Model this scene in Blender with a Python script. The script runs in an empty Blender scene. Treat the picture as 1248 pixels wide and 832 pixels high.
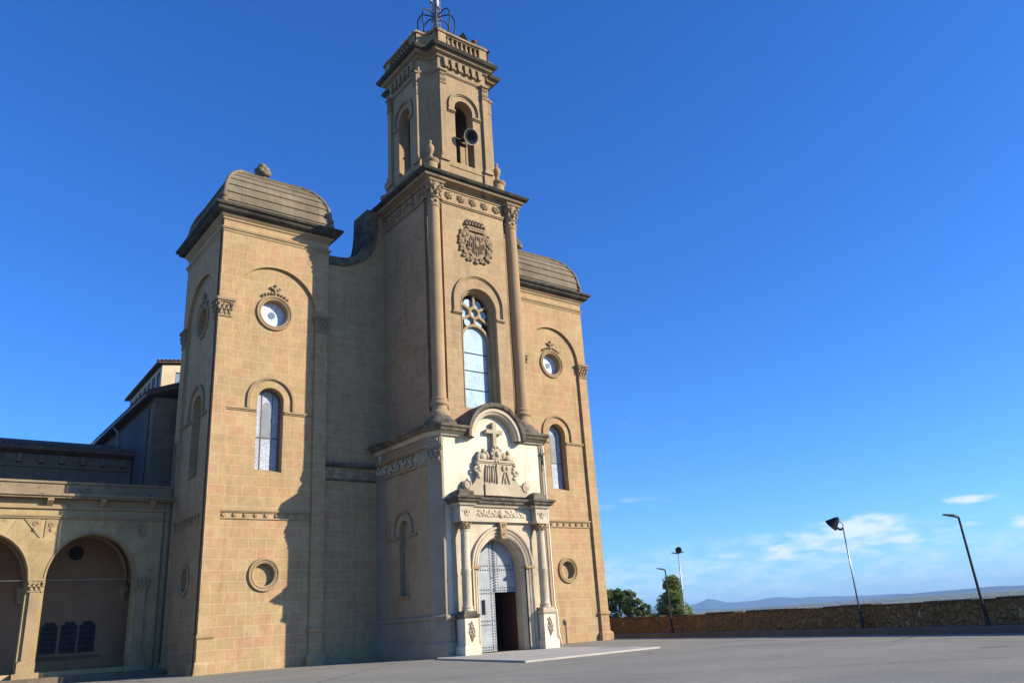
import bpy, bmesh, math, random
import numpy as np
from mathutils import Vector, Matrix, noise
from mathutils.geometry import tessellate_polygon
random.seed(7)
PI = math.pi
S = bpy.context.scene
COL = S.collection

# ------------------------------------------------------------------ camera
cam = bpy.data.cameras.new("camera"); cam_o = bpy.data.objects.new("camera", cam); COL.objects.link(cam_o)
CR = Vector((0.79345653, -0.60559365, -0.06068822)); CU = Vector((-0.15645776, -0.29931709, 0.94123868)); CF = Vector((0.58817319, 0.73733683, 0.33224493))
cam_o.matrix_world = Matrix(((CR.x, CU.x, -CF.x, -28.756), (CR.y, CU.y, -CF.y, -45.282), (CR.z, CU.z, -CF.z, 1.5), (0, 0, 0, 1)))
cam.sensor_width = 36; cam.sensor_fit = 'HORIZONTAL'; cam.lens = 974.98 / 1248 * 36
cam.clip_start = 0.1; cam.clip_end = 60000
S.camera = cam_o

# ------------------------------------------------------------------ sun and sky
SUN_EL = math.radians(24.0)
SUN_H = Vector((0.668, -0.744))
sun = bpy.data.lights.new("sun", 'SUN'); sun.energy = 5.0; sun.angle = math.radians(0.5); sun.color = (1.0, 0.91, 0.77)
sun_o = bpy.data.objects.new("sun", sun); COL.objects.link(sun_o)
sd = Vector((SUN_H.x * math.cos(SUN_EL), SUN_H.y * math.cos(SUN_EL), math.sin(SUN_EL))).normalized()
sun_o.rotation_euler = sd.to_track_quat('Z', 'Y').to_euler()
sun_o.location = (60, -60, 80)

W = bpy.data.worlds.new("World"); S.world = W; W.use_nodes = True
nt = W.node_tree; nt.nodes.clear()
def WN(t, **k):
    n = nt.nodes.new(t)
    for a, b in k.items(): setattr(n, a, b)
    return n
sky = WN('ShaderNodeTexSky', sky_type='NISHITA', sun_disc=False)
sky.sun_elevation = SUN_EL; sky.sun_rotation = math.atan2(SUN_H.x, SUN_H.y)
sky.altitude = 600; sky.air_density = 1.0; sky.dust_density = 0.45; sky.ozone_density = 3.0
hs = WN('ShaderNodeHueSaturation'); hs.inputs['Saturation'].default_value = 1.22; hs.inputs['Value'].default_value = 1.0
nt.links.new(sky.outputs[0], hs.inputs['Color'])
tint = WN('ShaderNodeMixRGB', blend_type='MULTIPLY'); tint.inputs['Fac'].default_value = 1.0; tint.inputs['Color2'].default_value = (.74, 1.20, 1.90, 1)
nt.links.new(hs.outputs[0], tint.inputs['Color1'])
tc = WN('ShaderNodeTexCoord')
sx = WN('ShaderNodeSeparateXYZ'); nt.links.new(tc.outputs['Generated'], sx.inputs[0])
def WM(op, a, b=0.0, clamp=False):
    n = WN('ShaderNodeMath', operation=op, use_clamp=clamp)
    for i, x in ((0, a), (1, b)):
        if isinstance(x, bpy.types.NodeSocket): nt.links.new(x, n.inputs[i])
        else: n.inputs[i].default_value = x
    return n.outputs[0]
az = WM('ARCTAN2', sx.outputs['X'], sx.outputs['Y'])
# fair-weather clouds, the first a broad veil added to whiten the horizon: (azimuth, height, half width, half height, strength)
CL = [(1.0, .03, .75, .045, .45), (1.03, .066, .14, .02, .62), (.9, .05, .09, .018, .5), (1.0615, 0.0776, 0.0518, 0.015, 1), (1.1072, 0.0625, 0.0242, 0.0069, 0.9), (0.9742, 0.0593, 0.0532, 0.0126, 0.8), (0.909, 0.0553, 0.0462, 0.011, 0.6), (1.174, 0.096, 0.0275, 0.005, 0.9), (1.1664, 0.0693, 0.0199, 0.005, 0.6), (1.2138, 0.0674, 0.0188, 0.0065, 0.8), (1.0166, 0.071, 0.0434, 0.008, 0.7), (0.8268, 0.0446, 0.0524, 0.0149, 0.45), (0.8073, 0.1299, 0.0592, 0.0067, 0.3), (1.0172, 0.0262, 0.0593, 0.0079, 0.5), (0.8383, 0.221, 0.0505, 0.0058, 0.15), (1.1027, 0.0325, 0.0476, 0.0085, 0.35), (1.1731, 0.0307, 0.037, 0.0065, 0.3)]
mask = None
for a_, e_, wa_, we_, s_ in CL:
    da = WM('MULTIPLY', WM('SUBTRACT', az, a_), 1 / (wa_ * 1.25)); de = WM('MULTIPLY', WM('SUBTRACT', sx.outputs['Z'], e_), 1 / (we_ * 1.3))
    q = WM('SUBTRACT', 1.0, WM('ADD', WM('MULTIPLY', da, da), WM('MULTIPLY', de, de)), True)
    q = WM('MULTIPLY', q, s_)
    mask = q if mask is None else WM('MAXIMUM', mask, q)
mp = WN('ShaderNodeMapping'); mp.inputs['Scale'].default_value = (15, 15, 50)
nt.links.new(tc.outputs['Generated'], mp.inputs['Vector'])
nz = WN('ShaderNodeTexNoise'); nz.inputs['Scale'].default_value = 2.2; nz.inputs['Detail'].default_value = 9; nz.inputs['Roughness'].default_value = 0.6; nz.inputs['Distortion'].default_value = 0.2
nt.links.new(mp.outputs[0], nz.inputs['Vector'])
edge = WM('ADD', mask, WM('MULTIPLY', WM('SUBTRACT', nz.outputs['Fac'], .54), 3.4))
edge = WM('MULTIPLY', WM('MULTIPLY', edge, mask), 1.45, True)
mu2 = WM('MULTIPLY', edge, .72)
mx = WN('ShaderNodeMixRGB'); mx.inputs['Color2'].default_value = (8.6, 8.9, 9.6, 1)
nt.links.new(mu2, mx.inputs['Fac']); nt.links.new(tint.outputs[0], mx.inputs['Color1'])
bg = WN('ShaderNodeBackground'); bg.inputs['Strength'].default_value = 0.079
nt.links.new(mx.outputs[0], bg.inputs['Color'])
wo = WN('ShaderNodeOutputWorld'); nt.links.new(bg.outputs[0], wo.inputs['Surface'])

S.view_settings.view_transform = 'Standard'; S.view_settings.look = 'None'
S.view_settings.exposure = 0.68; S.view_settings.gamma = 1.0; S.view_settings.use_curve_mapping = False
S.cycles.max_bounces = 8; S.cycles.diffuse_bounces = 1; S.cycles.volume_bounces = 0
S.cycles.use_denoising = True

# ------------------------------------------------------------------ materials
class NT:
    def __init__(s, name, rough=0.85, spec=0.25):
        s.m = bpy.data.materials.new(name); s.m.use_nodes = True; s.t = s.m.node_tree
        s.b = s.t.nodes['Principled BSDF']; s.b.inputs['Roughness'].default_value = rough
        s.b.inputs['Specular IOR Level'].default_value = spec
    def n(s, t, **k):
        n = s.t.nodes.new(t)
        for a, b in k.items():
            if a.startswith('i_'): n.inputs[int(a[2:]) if a[2:].isdigit() else a[2:]].default_value = b
            else: setattr(n, a, b)
        return n
    def l(s, a, b): s.t.links.new(a, b)
    def noise(s, scale, detail=4, rough=.55, vec=None):
        n = s.n('ShaderNodeTexNoise'); n.inputs['Scale'].default_value = scale; n.inputs['Detail'].default_value = detail; n.inputs['Roughness'].default_value = rough
        if vec is None:
            if not hasattr(s, 'pos'): s.pos = s.n('ShaderNodeNewGeometry').outputs['Position']
            vec = s.pos
        s.l(vec, n.inputs['Vector']); return n.outputs['Fac']
    def ramp(s, fac, stops):
        r = s.n('ShaderNodeValToRGB'); el = r.color_ramp.elements
        while len(el) < len(stops): el.new(0.5)
        for e_, (p, c) in zip(el, stops):
            e_.position = p; e_.color = (c, c, c, 1) if isinstance(c, (int, float)) else (*c, 1)
        s.l(fac, r.inputs[0]); return r.outputs[0]
    def mix(s, fac, a, b, mode='MIX'):
        r = s.n('ShaderNodeMixRGB', blend_type=mode)
        for i, x in ((0, fac), (1, a), (2, b)):
            if isinstance(x, bpy.types.NodeSocket): s.l(x, r.inputs[i])
            elif isinstance(x, (int, float)): r.inputs[i].default_value = x if i == 0 else (x, x, x, 1)
            else: r.inputs[i].default_value = (*x, 1)
        return r.outputs[0]
    def math(s, op, a, b=0.0):
        r = s.n('ShaderNodeMath', operation=op)
        for i, x in ((0, a), (1, b)):
            if isinstance(x, bpy.types.NodeSocket): s.l(x, r.inputs[i])
            else: r.inputs[i].default_value = x
        return r.outputs[0]
    def bump(s, h, strength=.4, dist=.02):
        b = s.n('ShaderNodeBump'); b.inputs['Strength'].default_value = strength; b.inputs['Distance'].default_value = dist
        s.l(h, b.inputs['Height']); s.l(b.outputs[0], s.b.inputs['Normal'])
    def out(s, c):
        if isinstance(c, bpy.types.NodeSocket): s.l(c, s.b.inputs['Base Color'])
        else: s.b.inputs['Base Color'].default_value = (*c, 1)
        return s.m

def ashlar(name, cols, mortar, bw=1.0, bh=0.58, msize=0.014, stain=0.25, mmix=.7, dark=None, bmp=.45):
    M = NT(name, .9, .15)
    uv = M.n('ShaderNodeUVMap').outputs[0]
    def brick(width, off):
        br = M.n('ShaderNodeTexBrick'); br.offset = off; br.offset_frequency = 2; br.squash = 0.8; br.squash_frequency = 3
        br.inputs['Color1'].default_value = (0, 0, 0, 1); br.inputs['Color2'].default_value = (1, 1, 1, 1); br.inputs['Mortar'].default_value = (.5, .5, .5, 1)
        br.inputs['Scale'].default_value = 1; br.inputs['Mortar Size'].default_value = msize; br.inputs['Mortar Smooth'].default_value = .25
        br.inputs['Brick Width'].default_value = width; br.inputs['Row Height'].default_value = bh
        M.l(uv, br.inputs['Vector']); return br
    br = brick(bw, .5)
    n = len(cols)
    base = M.ramp(br.outputs['Color'], [(i / (n - 1), c) for i, c in enumerate(cols)])
    big = M.noise(.35, 5, .6); fine = M.noise(9, 6, .65); mid = M.noise(2.2, 5, .6)
    base = M.mix(1.0, base, M.ramp(big, [(.25, 1 - stain), (.7, 1.06)]), 'MULTIPLY')
    base = M.mix(1.0, base, M.ramp(mid, [(.3, .88), (.7, 1.08)]), 'MULTIPLY')
    # rain streaks running down the wall
    sm = M.n('ShaderNodeMapping'); sm.inputs['Scale'].default_value = (1.3, 1.3, .09); M.l(M.pos, sm.inputs[0])
    base = M.mix(1.0, base, M.ramp(M.noise(1.6, 6, .7, sm.outputs[0]), [(.32, .86), (.5, 1.02)]), 'MULTIPLY')
    base = M.mix(1.0, base, M.ramp(fine, [(.3, .86), (.7, 1.1)]), 'MULTIPLY')
    if dark is not None:
        # grey lichen and soot, in ragged patches
        sp = M.ramp(M.noise(1.1, 8, .7), [(dark, 0.0), (dark + .16, .8)])
        base = M.mix(sp, base, (.075, .07, .06))
    c = M.mix(M.math('MULTIPLY', br.outputs['Fac'], mmix), base, mortar)
    h = M.math('ADD', M.math('MULTIPLY', br.outputs['Fac'], -1.0), M.math('MULTIPLY', fine, .5))
    M.bump(h, bmp, .02)
    return M.out(c)

def plain_stone(name, col, var=.3, dark=None, darkcol=(.06, .055, .048), scale=1.0, bmp=.5, rough=.9):
    M = NT(name, rough, .15)
    a = M.noise(.6 * scale, 6, .62); f = M.noise(11 * scale, 6, .7)
    c = M.mix(1.0, col, M.ramp(a, [(.3, 1 - var), (.7, 1.08)]), 'MULTIPLY')
    c = M.mix(1.0, c, M.ramp(f, [(.3, .8), (.72, 1.12)]), 'MULTIPLY')
    if dark is not None:
        sp = M.ramp(M.noise(1.7 * scale, 9, .72), [(dark, 0.0), (dark + .2, .92)])
        c = M.mix(sp, c, darkcol)
    M.bump(f, bmp, .02)
    return M.out(c)

TAN = [(0.401, 0.255, 0.125), (0.426, 0.299, 0.149), (0.401, 0.267, 0.125), (0.434, 0.258, 0.141), (0.418, 0.282, 0.137), (0.393, 0.270, 0.130), (0.442, 0.306, 0.156), (0.410, 0.239, 0.125)]
M_STONE = ashlar('sandstone_ashlar', TAN, (0.557, 0.429, 0.274), stain=.16)
M_STONE2 = ashlar('tower_ashlar', [(0.377, 0.255, 0.137), (0.393, 0.275, 0.152), (0.369, 0.251, 0.133), (0.393, 0.251, 0.141)], (0.491, 0.382, 0.244), bw=1.25, bh=.58, stain=.2, mmix=.75)
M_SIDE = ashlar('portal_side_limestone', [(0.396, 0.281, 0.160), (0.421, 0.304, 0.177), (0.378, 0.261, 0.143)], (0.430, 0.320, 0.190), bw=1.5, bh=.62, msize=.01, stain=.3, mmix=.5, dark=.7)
M_BELF = ashlar('belfry_ashlar', [(0.361, 0.246, 0.135), (0.378, 0.268, 0.148), (0.344, 0.238, 0.127)], (0.310, 0.230, 0.139), bw=1.2, bh=.58, stain=.2, mmix=.6, dark=.66)
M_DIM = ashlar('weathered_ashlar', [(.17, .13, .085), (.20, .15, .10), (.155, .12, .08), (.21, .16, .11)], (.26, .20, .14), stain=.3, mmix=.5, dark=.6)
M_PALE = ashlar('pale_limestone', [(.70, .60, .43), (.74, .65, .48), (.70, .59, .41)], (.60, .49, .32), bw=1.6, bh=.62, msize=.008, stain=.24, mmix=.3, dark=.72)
M_TRIM = plain_stone('carved_sandstone', (0.370, 0.260, 0.140), .25, .68)
M_RELIEF = plain_stone('carved_relief_stone', (0.324, 0.233, 0.134), .3, .6)
M_GROUP = plain_stone('carved_group_stone', (.50, .41, .27), .25, .68)
M_TRIMP = plain_stone('pale_carved_stone', (0.577, 0.477, 0.327), .3, .6, (0.102, 0.090, 0.069))
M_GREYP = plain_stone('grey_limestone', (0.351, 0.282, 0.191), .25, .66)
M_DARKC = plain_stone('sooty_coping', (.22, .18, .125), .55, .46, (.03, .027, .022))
M_BLACK = plain_stone('black_lichen_coping', (.085, .075, .055), .5, .45, (.018, .017, .014))
M_CORN = plain_stone('weathered_cornice', (0.297, 0.220, 0.130), .3, .52, (0.054, 0.048, 0.038))
M_ROOF = ashlar('lichened_roof_slabs', [(0.216, 0.171, 0.108), (0.248, 0.198, 0.126), (0.184, 0.148, 0.097)], (0.112, 0.087, 0.058), bw=1.1, bh=9.0, stain=.4, mmix=.7, dark=.56, bmp=.9)
M_COLM = plain_stone('column_sandstone', (0.370, 0.249, 0.135), .16, .74, (0.176, 0.138, 0.082))
M_PLAST = plain_stone('brown_plaster', (.34, .20, .11), .25, None, bmp=.15)
M_GPLAST = plain_stone('grey_plaster', (.13, .12, .115), .35, .6, (.2, .19, .18), .7, .2)
M_CREAM = plain_stone('cream_render', (.62, .50, .33), .12, None, bmp=.15)
M_TILE = plain_stone('clay_tiles', (.16, .10, .07), .4, .5, (.05, .045, .04), 3)
M_PLAT = plain_stone('white_paving', (.44, .40, .33), .15, .72, (.3, .28, .25), 1.3, .25)
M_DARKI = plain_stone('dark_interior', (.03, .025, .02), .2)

def glass_mat(name, col, col2, scale, lead=None, rough=.25):
    M = NT(name, max(rough, .55), .2)
    uv = M.n('ShaderNodeUVMap').outputs[0]
    v = M.n('ShaderNodeTexVoronoi'); v.inputs['Scale'].default_value = scale; M.l(uv, v.inputs['Vector'])
    n_ = M.noise(1.3, 4, .5)
    c = M.mix(M.ramp(v.outputs['Distance'], [(.1, 0.0), (.55, 1.0)]), col, col2)
    c = M.mix(1.0, c, M.ramp(n_, [(.3, .82), (.7, 1.12)]), 'MULTIPLY')
    if lead:
        br = M.n('ShaderNodeTexBrick'); br.offset = 0
        br.inputs['Scale'].default_value = 1; br.inputs['Brick Width'].default_value = lead[0]; br.inputs['Row Height'].default_value = lead[1]
        br.inputs['Mortar Size'].default_value = .02; br.inputs['Mortar Smooth'].default_value = .1
        M.l(uv, br.inputs['Vector'])
        c = M.mix(br.outputs['Fac'], c, lead[2])
    M.bump(v.outputs['Distance'], .25, .02)
    return M.out(c)
M_GLB = glass_mat('blue_leaded_glass', (.27, .40, .47), (.36, .49, .56), 5, (2.4, 1.15, (.40, .47, .50)))
M_GLW = glass_mat('white_leaded_glass', (.58, .60, .62), (.33, .36, .40), 9, (.5, 5.0, (.3, .33, .36)), .35)
M_GLR = glass_mat('white_rose_glass', (.70, .72, .74), (.62, .65, .68), 4, None, .3)
M_GLD = glass_mat('grey_mesh_glass', (.16, .17, .18), (.22, .23, .24), 14, None, .5)
M_GLDK = glass_mat('blue_grey_boss', (.10, .16, .22), (.13, .19, .26), 3, None, .3)
M_PANE = glass_mat('sky_painted_pane', (.16, .22, .30), (.20, .27, .36), 2, None, .12)  # blue sky reflection is painted into the matte base colour

def simple(name, col, rough=.5, metal=0., spec=.4, var=.15, scale=6):
    M = NT(name, rough, spec); M.b.inputs['Metallic'].default_value = metal
    f = M.noise(scale, 5, .6)
    return M.out(M.mix(1.0, col, M.ramp(f, [(.3, 1 - var), (.7, 1 + var)]), 'MULTIPLY'))
M_DOOR = simple('painted_grey_metal', (.32, .33, .325), .65, 0, .15, .16, 2)
M_STUD = simple('dark_iron_studs', (.08, .09, .10), .5, .4)
M_IRON = simple('black_iron', (.018, .018, .02), .5, .3)
M_POLE = simple('dark_painted_pole', (.035, .036, .04), .65, 0, .2, .3, 3)
M_GALV = simple('galvanised_steel', (.26, .27, .28), .4, .7, .5, .3, 5)
M_WPIPE = simple('white_downpipe', (.70, .66, .57), .7, 0, .1)
M_GPIPE = simple('grey_downpipe', (.17, .14, .11), .8, 0, .1)
M_BPIPE = simple('dark_downpipe', (.03, .025, .02), .85, 0, .05)
M_WOOD = simple('red_brown_wood', (.10, .035, .022), .6, 0, .3, .3, 4)
M_HORN = simple('grey_horn_metal', (.07, .07, .068), .5, .2)
M_BARK = simple('bark', (.07, .05, .035), .95, 0, .1, .4, 8)

def plaque_mat():
    M = NT('engraved_plaque', .5, .15)
    uv = M.n('ShaderNodeUVMap').outputs[0]
    w = M.n('ShaderNodeTexNoise'); w.inputs['Scale'].default_value = 9; w.inputs['Detail'].default_value = 3
    mp_ = M.n('ShaderNodeMapping'); mp_.inputs['Scale'].default_value = (1.6, .001, 1); M.l(uv, mp_.inputs[0])
    s_ = M.n('ShaderNodeTexWave', wave_type='BANDS', bands_direction='Y'); s_.inputs['Scale'].default_value = 1.1; s_.inputs['Distortion'].default_value = 0
    M.l(uv, s_.inputs[0])
    M.l(uv, w.inputs[0])
    f = M.math('MULTIPLY', M.ramp(s_.outputs['Fac'], [(.6, 0.0), (.7, 1.0)]), M.ramp(w.outputs['Fac'], [(.45, 0.0), (.55, 1.0)]))
    return M.out(M.mix(f, (.010, .011, .013), (.04, .045, .05)))
M_PLAQ = plaque_mat()

def leaf_mat(name, c1, c2):
    M = NT(name, .6, .3)
    g = M.n('ShaderNodeNewGeometry')
    r = M.ramp(g.outputs['Random Per Island'], [(0.0, c1), (1.0, c2)])
    n_ = M.ramp(M.noise(.9, 3, .5), [(.35, .55), (.65, 1.25)])
    c = M.mix(1.0, r, n_, 'MULTIPLY'); M.out(c)
    tr = M.n('ShaderNodeBsdfTranslucent'); M.l(c, tr.inputs['Color'])
    ms_ = M.n('ShaderNodeMixShader'); ms_.inputs[0].default_value = .35; M.l(M.b.outputs[0], ms_.inputs[1]); M.l(tr.outputs[0], ms_.inputs[2])
    M.l(ms_.outputs[0], M.t.nodes['Material Output'].inputs['Surface'])
    return M.m
M_LEAF1 = leaf_mat('oak_leaves', (.07, .12, .03), (.24, .30, .10))
M_LEAF2 = leaf_mat('pine_needles', (.10, .16, .03), (.32, .37, .11))

# ------------------------------------------------------------------ mesh helpers
def pieces(mb):
    nv = len(mb.v); par = list(range(nv))
    def fd_(i):
        while par[i] != i: par[i] = par[par[i]]; i = par[i]
        return i
    for f in mb.f:
        r = fd_(f[0])
        for i in f[1:]: par[fd_(i)] = r
    isl = {}
    for k, f in enumerate(mb.f): isl.setdefault(fd_(f[0]), []).append(k)
    keys = list(isl); k = len(keys)
    if k > 6000 or k < 2: return [mb.f]
    co = np.array([tuple(v) for v in mb.v]); lo = np.zeros((k, 3)); hi = np.zeros((k, 3))
    for a, key in enumerate(keys):
        idx = [i for fi in isl[key] for i in mb.f[fi]]; c = co[idx]; lo[a] = c.min(0); hi[a] = c.max(0)
    size = (hi - lo).max(1); seen = np.zeros(k, bool); out = []
    for a in range(k):
        if seen[a]: continue
        st = [a]; seen[a] = True; mem = []
        while st:
            b = st.pop(); mem.append(b)
            gap = np.maximum(0, np.maximum(lo - hi[b], lo[b] - hi))
            near = (np.sqrt((gap ** 2).sum(1)) <= np.maximum(.02, .5 * np.maximum(size, size[b]))) & ~seen
            for c in np.nonzero(near)[0]: seen[c] = True; st.append(int(c))
        out.append([mb.f[fi] for m_ in mem for fi in isl[keys[m_]]])
    return out
class MB:
    def __init__(s): s.v = []; s.f = []
    def add(s, verts, faces):
        o = len(s.v); s.v += [Vector(v) for v in verts]; s.f += [tuple(i + o for i in f) for f in faces]
    def quad(s, a, b, c, d): s.add([a, b, c, d], [(0, 1, 2, 3)])
    def box(s, x0, x1, y0, y1, z0, z1):
        s.add([(x, y, z) for z in (z0, z1) for y in (y0, y1) for x in (x0, x1)],
              [(0, 2, 3, 1), (4, 5, 7, 6), (0, 1, 5, 4), (2, 6, 7, 3), (0, 4, 6, 2), (1, 3, 7, 5)])
    def build(s, name, mat, parent=None, smooth=False, bevel=0, auto=None, split=True):
        """link as an object; well separated pieces become objects of their own"""
        if split and parent is not None:
            gr = pieces(s)
            if 1 < len(gr) <= 16:
                first = None
                for fs in gr:
                    q = MB(); used = {}
                    for f in fs:
                        for i in f:
                            if i not in used: used[i] = len(q.v); q.v.append(s.v[i])
                        q.f.append(tuple(used[i] for i in f))
                    o = q.build(name, mat, parent, smooth, bevel, auto, False)
                    first = first or o
                return first
        org = Vector((0, 0, 0)); r = parent
        while r is not None: org = r.location.copy() if r.parent is None else org; r = r.parent
        me = bpy.data.meshes.new(name)
        me.from_pydata([v - org for v in s.v], [], s.f); me.validate()
        uvl = me.uv_layers.new(name='UVMap')
        for p in me.polygons:
            n = p.normal
            for li in p.loop_indices:
                c = me.vertices[me.loops[li].vertex_index].co + org
                if abs(n.z) > .75: uvl.data[li].uv = (c.x, c.y)
                elif abs(n.y) >= abs(n.x) * .98: uvl.data[li].uv = (c.x + 40.3, c.z)
                else: uvl.data[li].uv = (c.y + 40.6, c.z)
        if smooth or auto:
            for p in me.polygons: p.use_smooth = True
            if auto:
                bm = bmesh.new(); bm.from_mesh(me); bmesh.ops.remove_doubles(bm, verts=bm.verts, dist=1e-4)
                for e_ in bm.edges:
                    if len(e_.link_faces) == 2 and e_.calc_face_angle(0) > auto: e_.smooth = False
                bm.to_mesh(me); bm.free()
        me.materials.append(mat)
        o = bpy.data.objects.new(name, me); COL.objects.link(o)
        if parent is not None: o.parent = parent
        if bevel:
            b = o.modifiers.new('bevel', 'BEVEL'); b.width = bevel; b.segments = 1; b.limit_method = 'ANGLE'; b.angle_limit = .6
        return o

class Frame:   # u along the wall, v up, d out of the wall
    def __init__(s, o, ux, n): s.o = Vector(o); s.u = Vector(ux); s.n = Vector(n)
    def __call__(s, u, v, d=0.0): return s.o + s.u * u + Vector((0, 0, v)) + s.n * d
def front(x, y): return Frame((x, y, 0), (1, 0, 0), (0, -1, 0))
def left(x, y): return Frame((x, y, 0), (0, 1, 0), (-1, 0, 0))
def right(x, y): return Frame((x, y, 0), (0, 1, 0), (1, 0, 0))
def back(x, y): return Frame((x, y, 0), (1, 0, 0), (0, 1, 0))

def panel(mb, fr, outer, holes=(), d=0.0):
    loops = [[Vector((u, v, 0)) for u, v in L] for L in [outer, *holes]]
    flat = [p for L in loops for p in L]
    tris = tessellate_polygon(loops)
    pts = [fr(p.x, p.y, d) for p in flat]
    fl = []
    for t in tris:
        a, b, c = (pts[i] for i in t)
        nn = (b - a).cross(c - a)
        if nn.length < 1e-9: continue
        fl.append(tuple(t) if nn.dot(fr.n) > 0 else tuple(reversed(t)))
    mb.add(pts, fl)
def strip(mb, fr, loop, d0, d1, closed=True):
    n = len(loop)
    for i in range(n if closed else n - 1):
        a = loop[i]; b = loop[(i + 1) % n]
        mb.quad(fr(*a, d0), fr(*b, d0), fr(*b, d1), fr(*a, d1))
def prism(mb, fr, poly, d0, d1, bk=True):
    panel(mb, fr, poly, d=d1); strip(mb, fr, poly, d0, d1)
    if bk: panel(mb, fr, poly, d=d0)
def rect(u0, u1, v0, v1): return [(u0, v0), (u1, v0), (u1, v1), (u0, v1)]
def fbox(mb, fr, u0, u1, v0, v1, d0, d1): prism(mb, fr, rect(u0, u1, v0, v1), d0, d1)
def arch(cu, r, spring, bottom, n=20, ry=None):
    ry = ry or r
    return [(cu - r, bottom)] + [(cu - r * math.cos(PI * i / n), spring + ry * math.sin(PI * i / n)) for i in range(n + 1)] + [(cu + r, bottom)]
def circ(cu, cv, r, n=32): return [(cu + r * math.cos(2 * PI * i / n), cv + r * math.sin(2 * PI * i / n)) for i in range(n)]
def archband(cu, ro, ri, spring, bottom, n=24, ryo=None, ryi=None):
    return arch(cu, ro, spring, bottom, n, ryo) + list(reversed(arch(cu, ri, spring, bottom, n, ryi)))
def ring(mb, fr, cu, cv, r0, r1, d0, d1, n=40, prof=None):
    # turned moulding ring: profile across radius
    prof = prof or [(r0, d0), (r0, d1), (r1, d1), (r1, d0)]
    for i in range(n):
        a0 = 2 * PI * i / n; a1 = 2 * PI * (i + 1) / n
        for (ra, da), (rb, db) in zip(prof, prof[1:]):
            mb.quad(fr(cu + ra * math.cos(a0), cv + ra * math.sin(a0), da), fr(cu + ra * math.cos(a1), cv + ra * math.sin(a1), da),
                    fr(cu + rb * math.cos(a1), cv + rb * math.sin(a1), db), fr(cu + rb * math.cos(a0), cv + rb * math.sin(a0), db))
def archmould(mb, fr, cu, spring, bottom, prof, n=28, k=1.0):
    # prof: [(radius, d)...] swept up the jambs and over the arch
    def pt(r, i):
        if i == 0: return (cu - r, bottom)
        if i == n + 2: return (cu + r, bottom)
        a = PI * (i - 1) / n
        return (cu - r * math.cos(a), spring + r * k * math.sin(a))
    for i in range(n + 2):
        for (ra, da), (rb, db) in zip(prof, prof[1:]):
            mb.quad(fr(*pt(ra, i), da), fr(*pt(ra, i + 1), da), fr(*pt(rb, i + 1), db), fr(*pt(rb, i), db))
def offset(path, d):
    n = len(path); out = []
    for i in range(n):
        p0 = Vector(path[i - 1]); p1 = Vector(path[i]); p2 = Vector(path[(i + 1) % n])
        e1 = (p1 - p0).normalized(); e2 = (p2 - p1).normalized()
        n1 = Vector((e1.y, -e1.x)); n2 = Vector((e2.y, -e2.x))
        m = n1 + n2
        k = d * 2 / max(m.length_squared, .35)
        out.append(p1 + m * k)
    return out
def sweep(mb, path, prof, cap=True):   # path CCW, prof [(out, z)]
    rings = [[(p.x, p.y, z) for p in offset(path, o)] for o, z in prof]
    n = len(path)
    for a, b in zip(rings, rings[1:]):
        for i in range(n):
            j = (i + 1) % n
            mb.quad(a[i], a[j], b[j], b[i])
    if cap:
        for r, fl in ((rings[-1], 1), (rings[0], 0)):
            t = tessellate_polygon([[Vector(p) for p in r]])
            mb.add(r, [tuple(x) for x in t])
def rectpath(x0, x1, y0, y1): return [(x0, y0), (x1, y0), (x1, y1), (x0, y1)]
def lathe(mb, c, prof, n=24, a0=0.0, a1=2 * PI):
    cx, cy = c[0], c[1]
    m = n if abs(a1 - a0 - 2 * PI) < 1e-6 else n
    for i in range(m):
        t0 = a0 + (a1 - a0) * i / n; t1 = a0 + (a1 - a0) * (i + 1) / n
        for (r0, z0), (r1, z1) in zip(prof, prof[1:]):
            P = [(cx + r0 * math.cos(t0), cy + r0 * math.sin(t0), z0), (cx + r0 * math.cos(t1), cy + r0 * math.sin(t1), z0),
                 (cx + r1 * math.cos(t1), cy + r1 * math.sin(t1), z1), (cx + r1 * math.cos(t0), cy + r1 * math.sin(t0), z1)]
            if r0 < 1e-5: mb.add([P[0], P[2], P[3]], [(0, 1, 2)])
            elif r1 < 1e-5: mb.add([P[0], P[1], P[2]], [(0, 1, 2)])
            else: mb.quad(*P)
def tube(mb, pts, r, n=8, r2=None):
    pts = [Vector(p) for p in pts]; r2 = r if r2 is None else r2
    rings = []
    for i, p in enumerate(pts):
        t = (pts[min(i + 1, len(pts) - 1)] - pts[max(i - 1, 0)]).normalized()
        a = t.orthogonal().normalized() if i == 0 else (A - t * A.dot(t)).normalized()
        A = a; b = t.cross(a); rr = r + (r2 - r) * i / max(1, len(pts) - 1)
        rings.append([p + (a * math.cos(2 * PI * k / n) + b * math.sin(2 * PI * k / n)) * rr for k in range(n)])
    o = len(mb.v); mb.v += [q for R_ in rings for q in R_]
    for i in range(len(rings) - 1):
        for k in range(n):
            mb.f.append((o + i * n + k, o + i * n + (k + 1) % n, o + (i + 1) * n + (k + 1) % n, o + (i + 1) * n + k))
    mb.f.append(tuple(o + k for k in reversed(range(n)))); mb.f.append(tuple(o + (len(rings) - 1) * n + k for k in range(n)))
_ico = None
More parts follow.
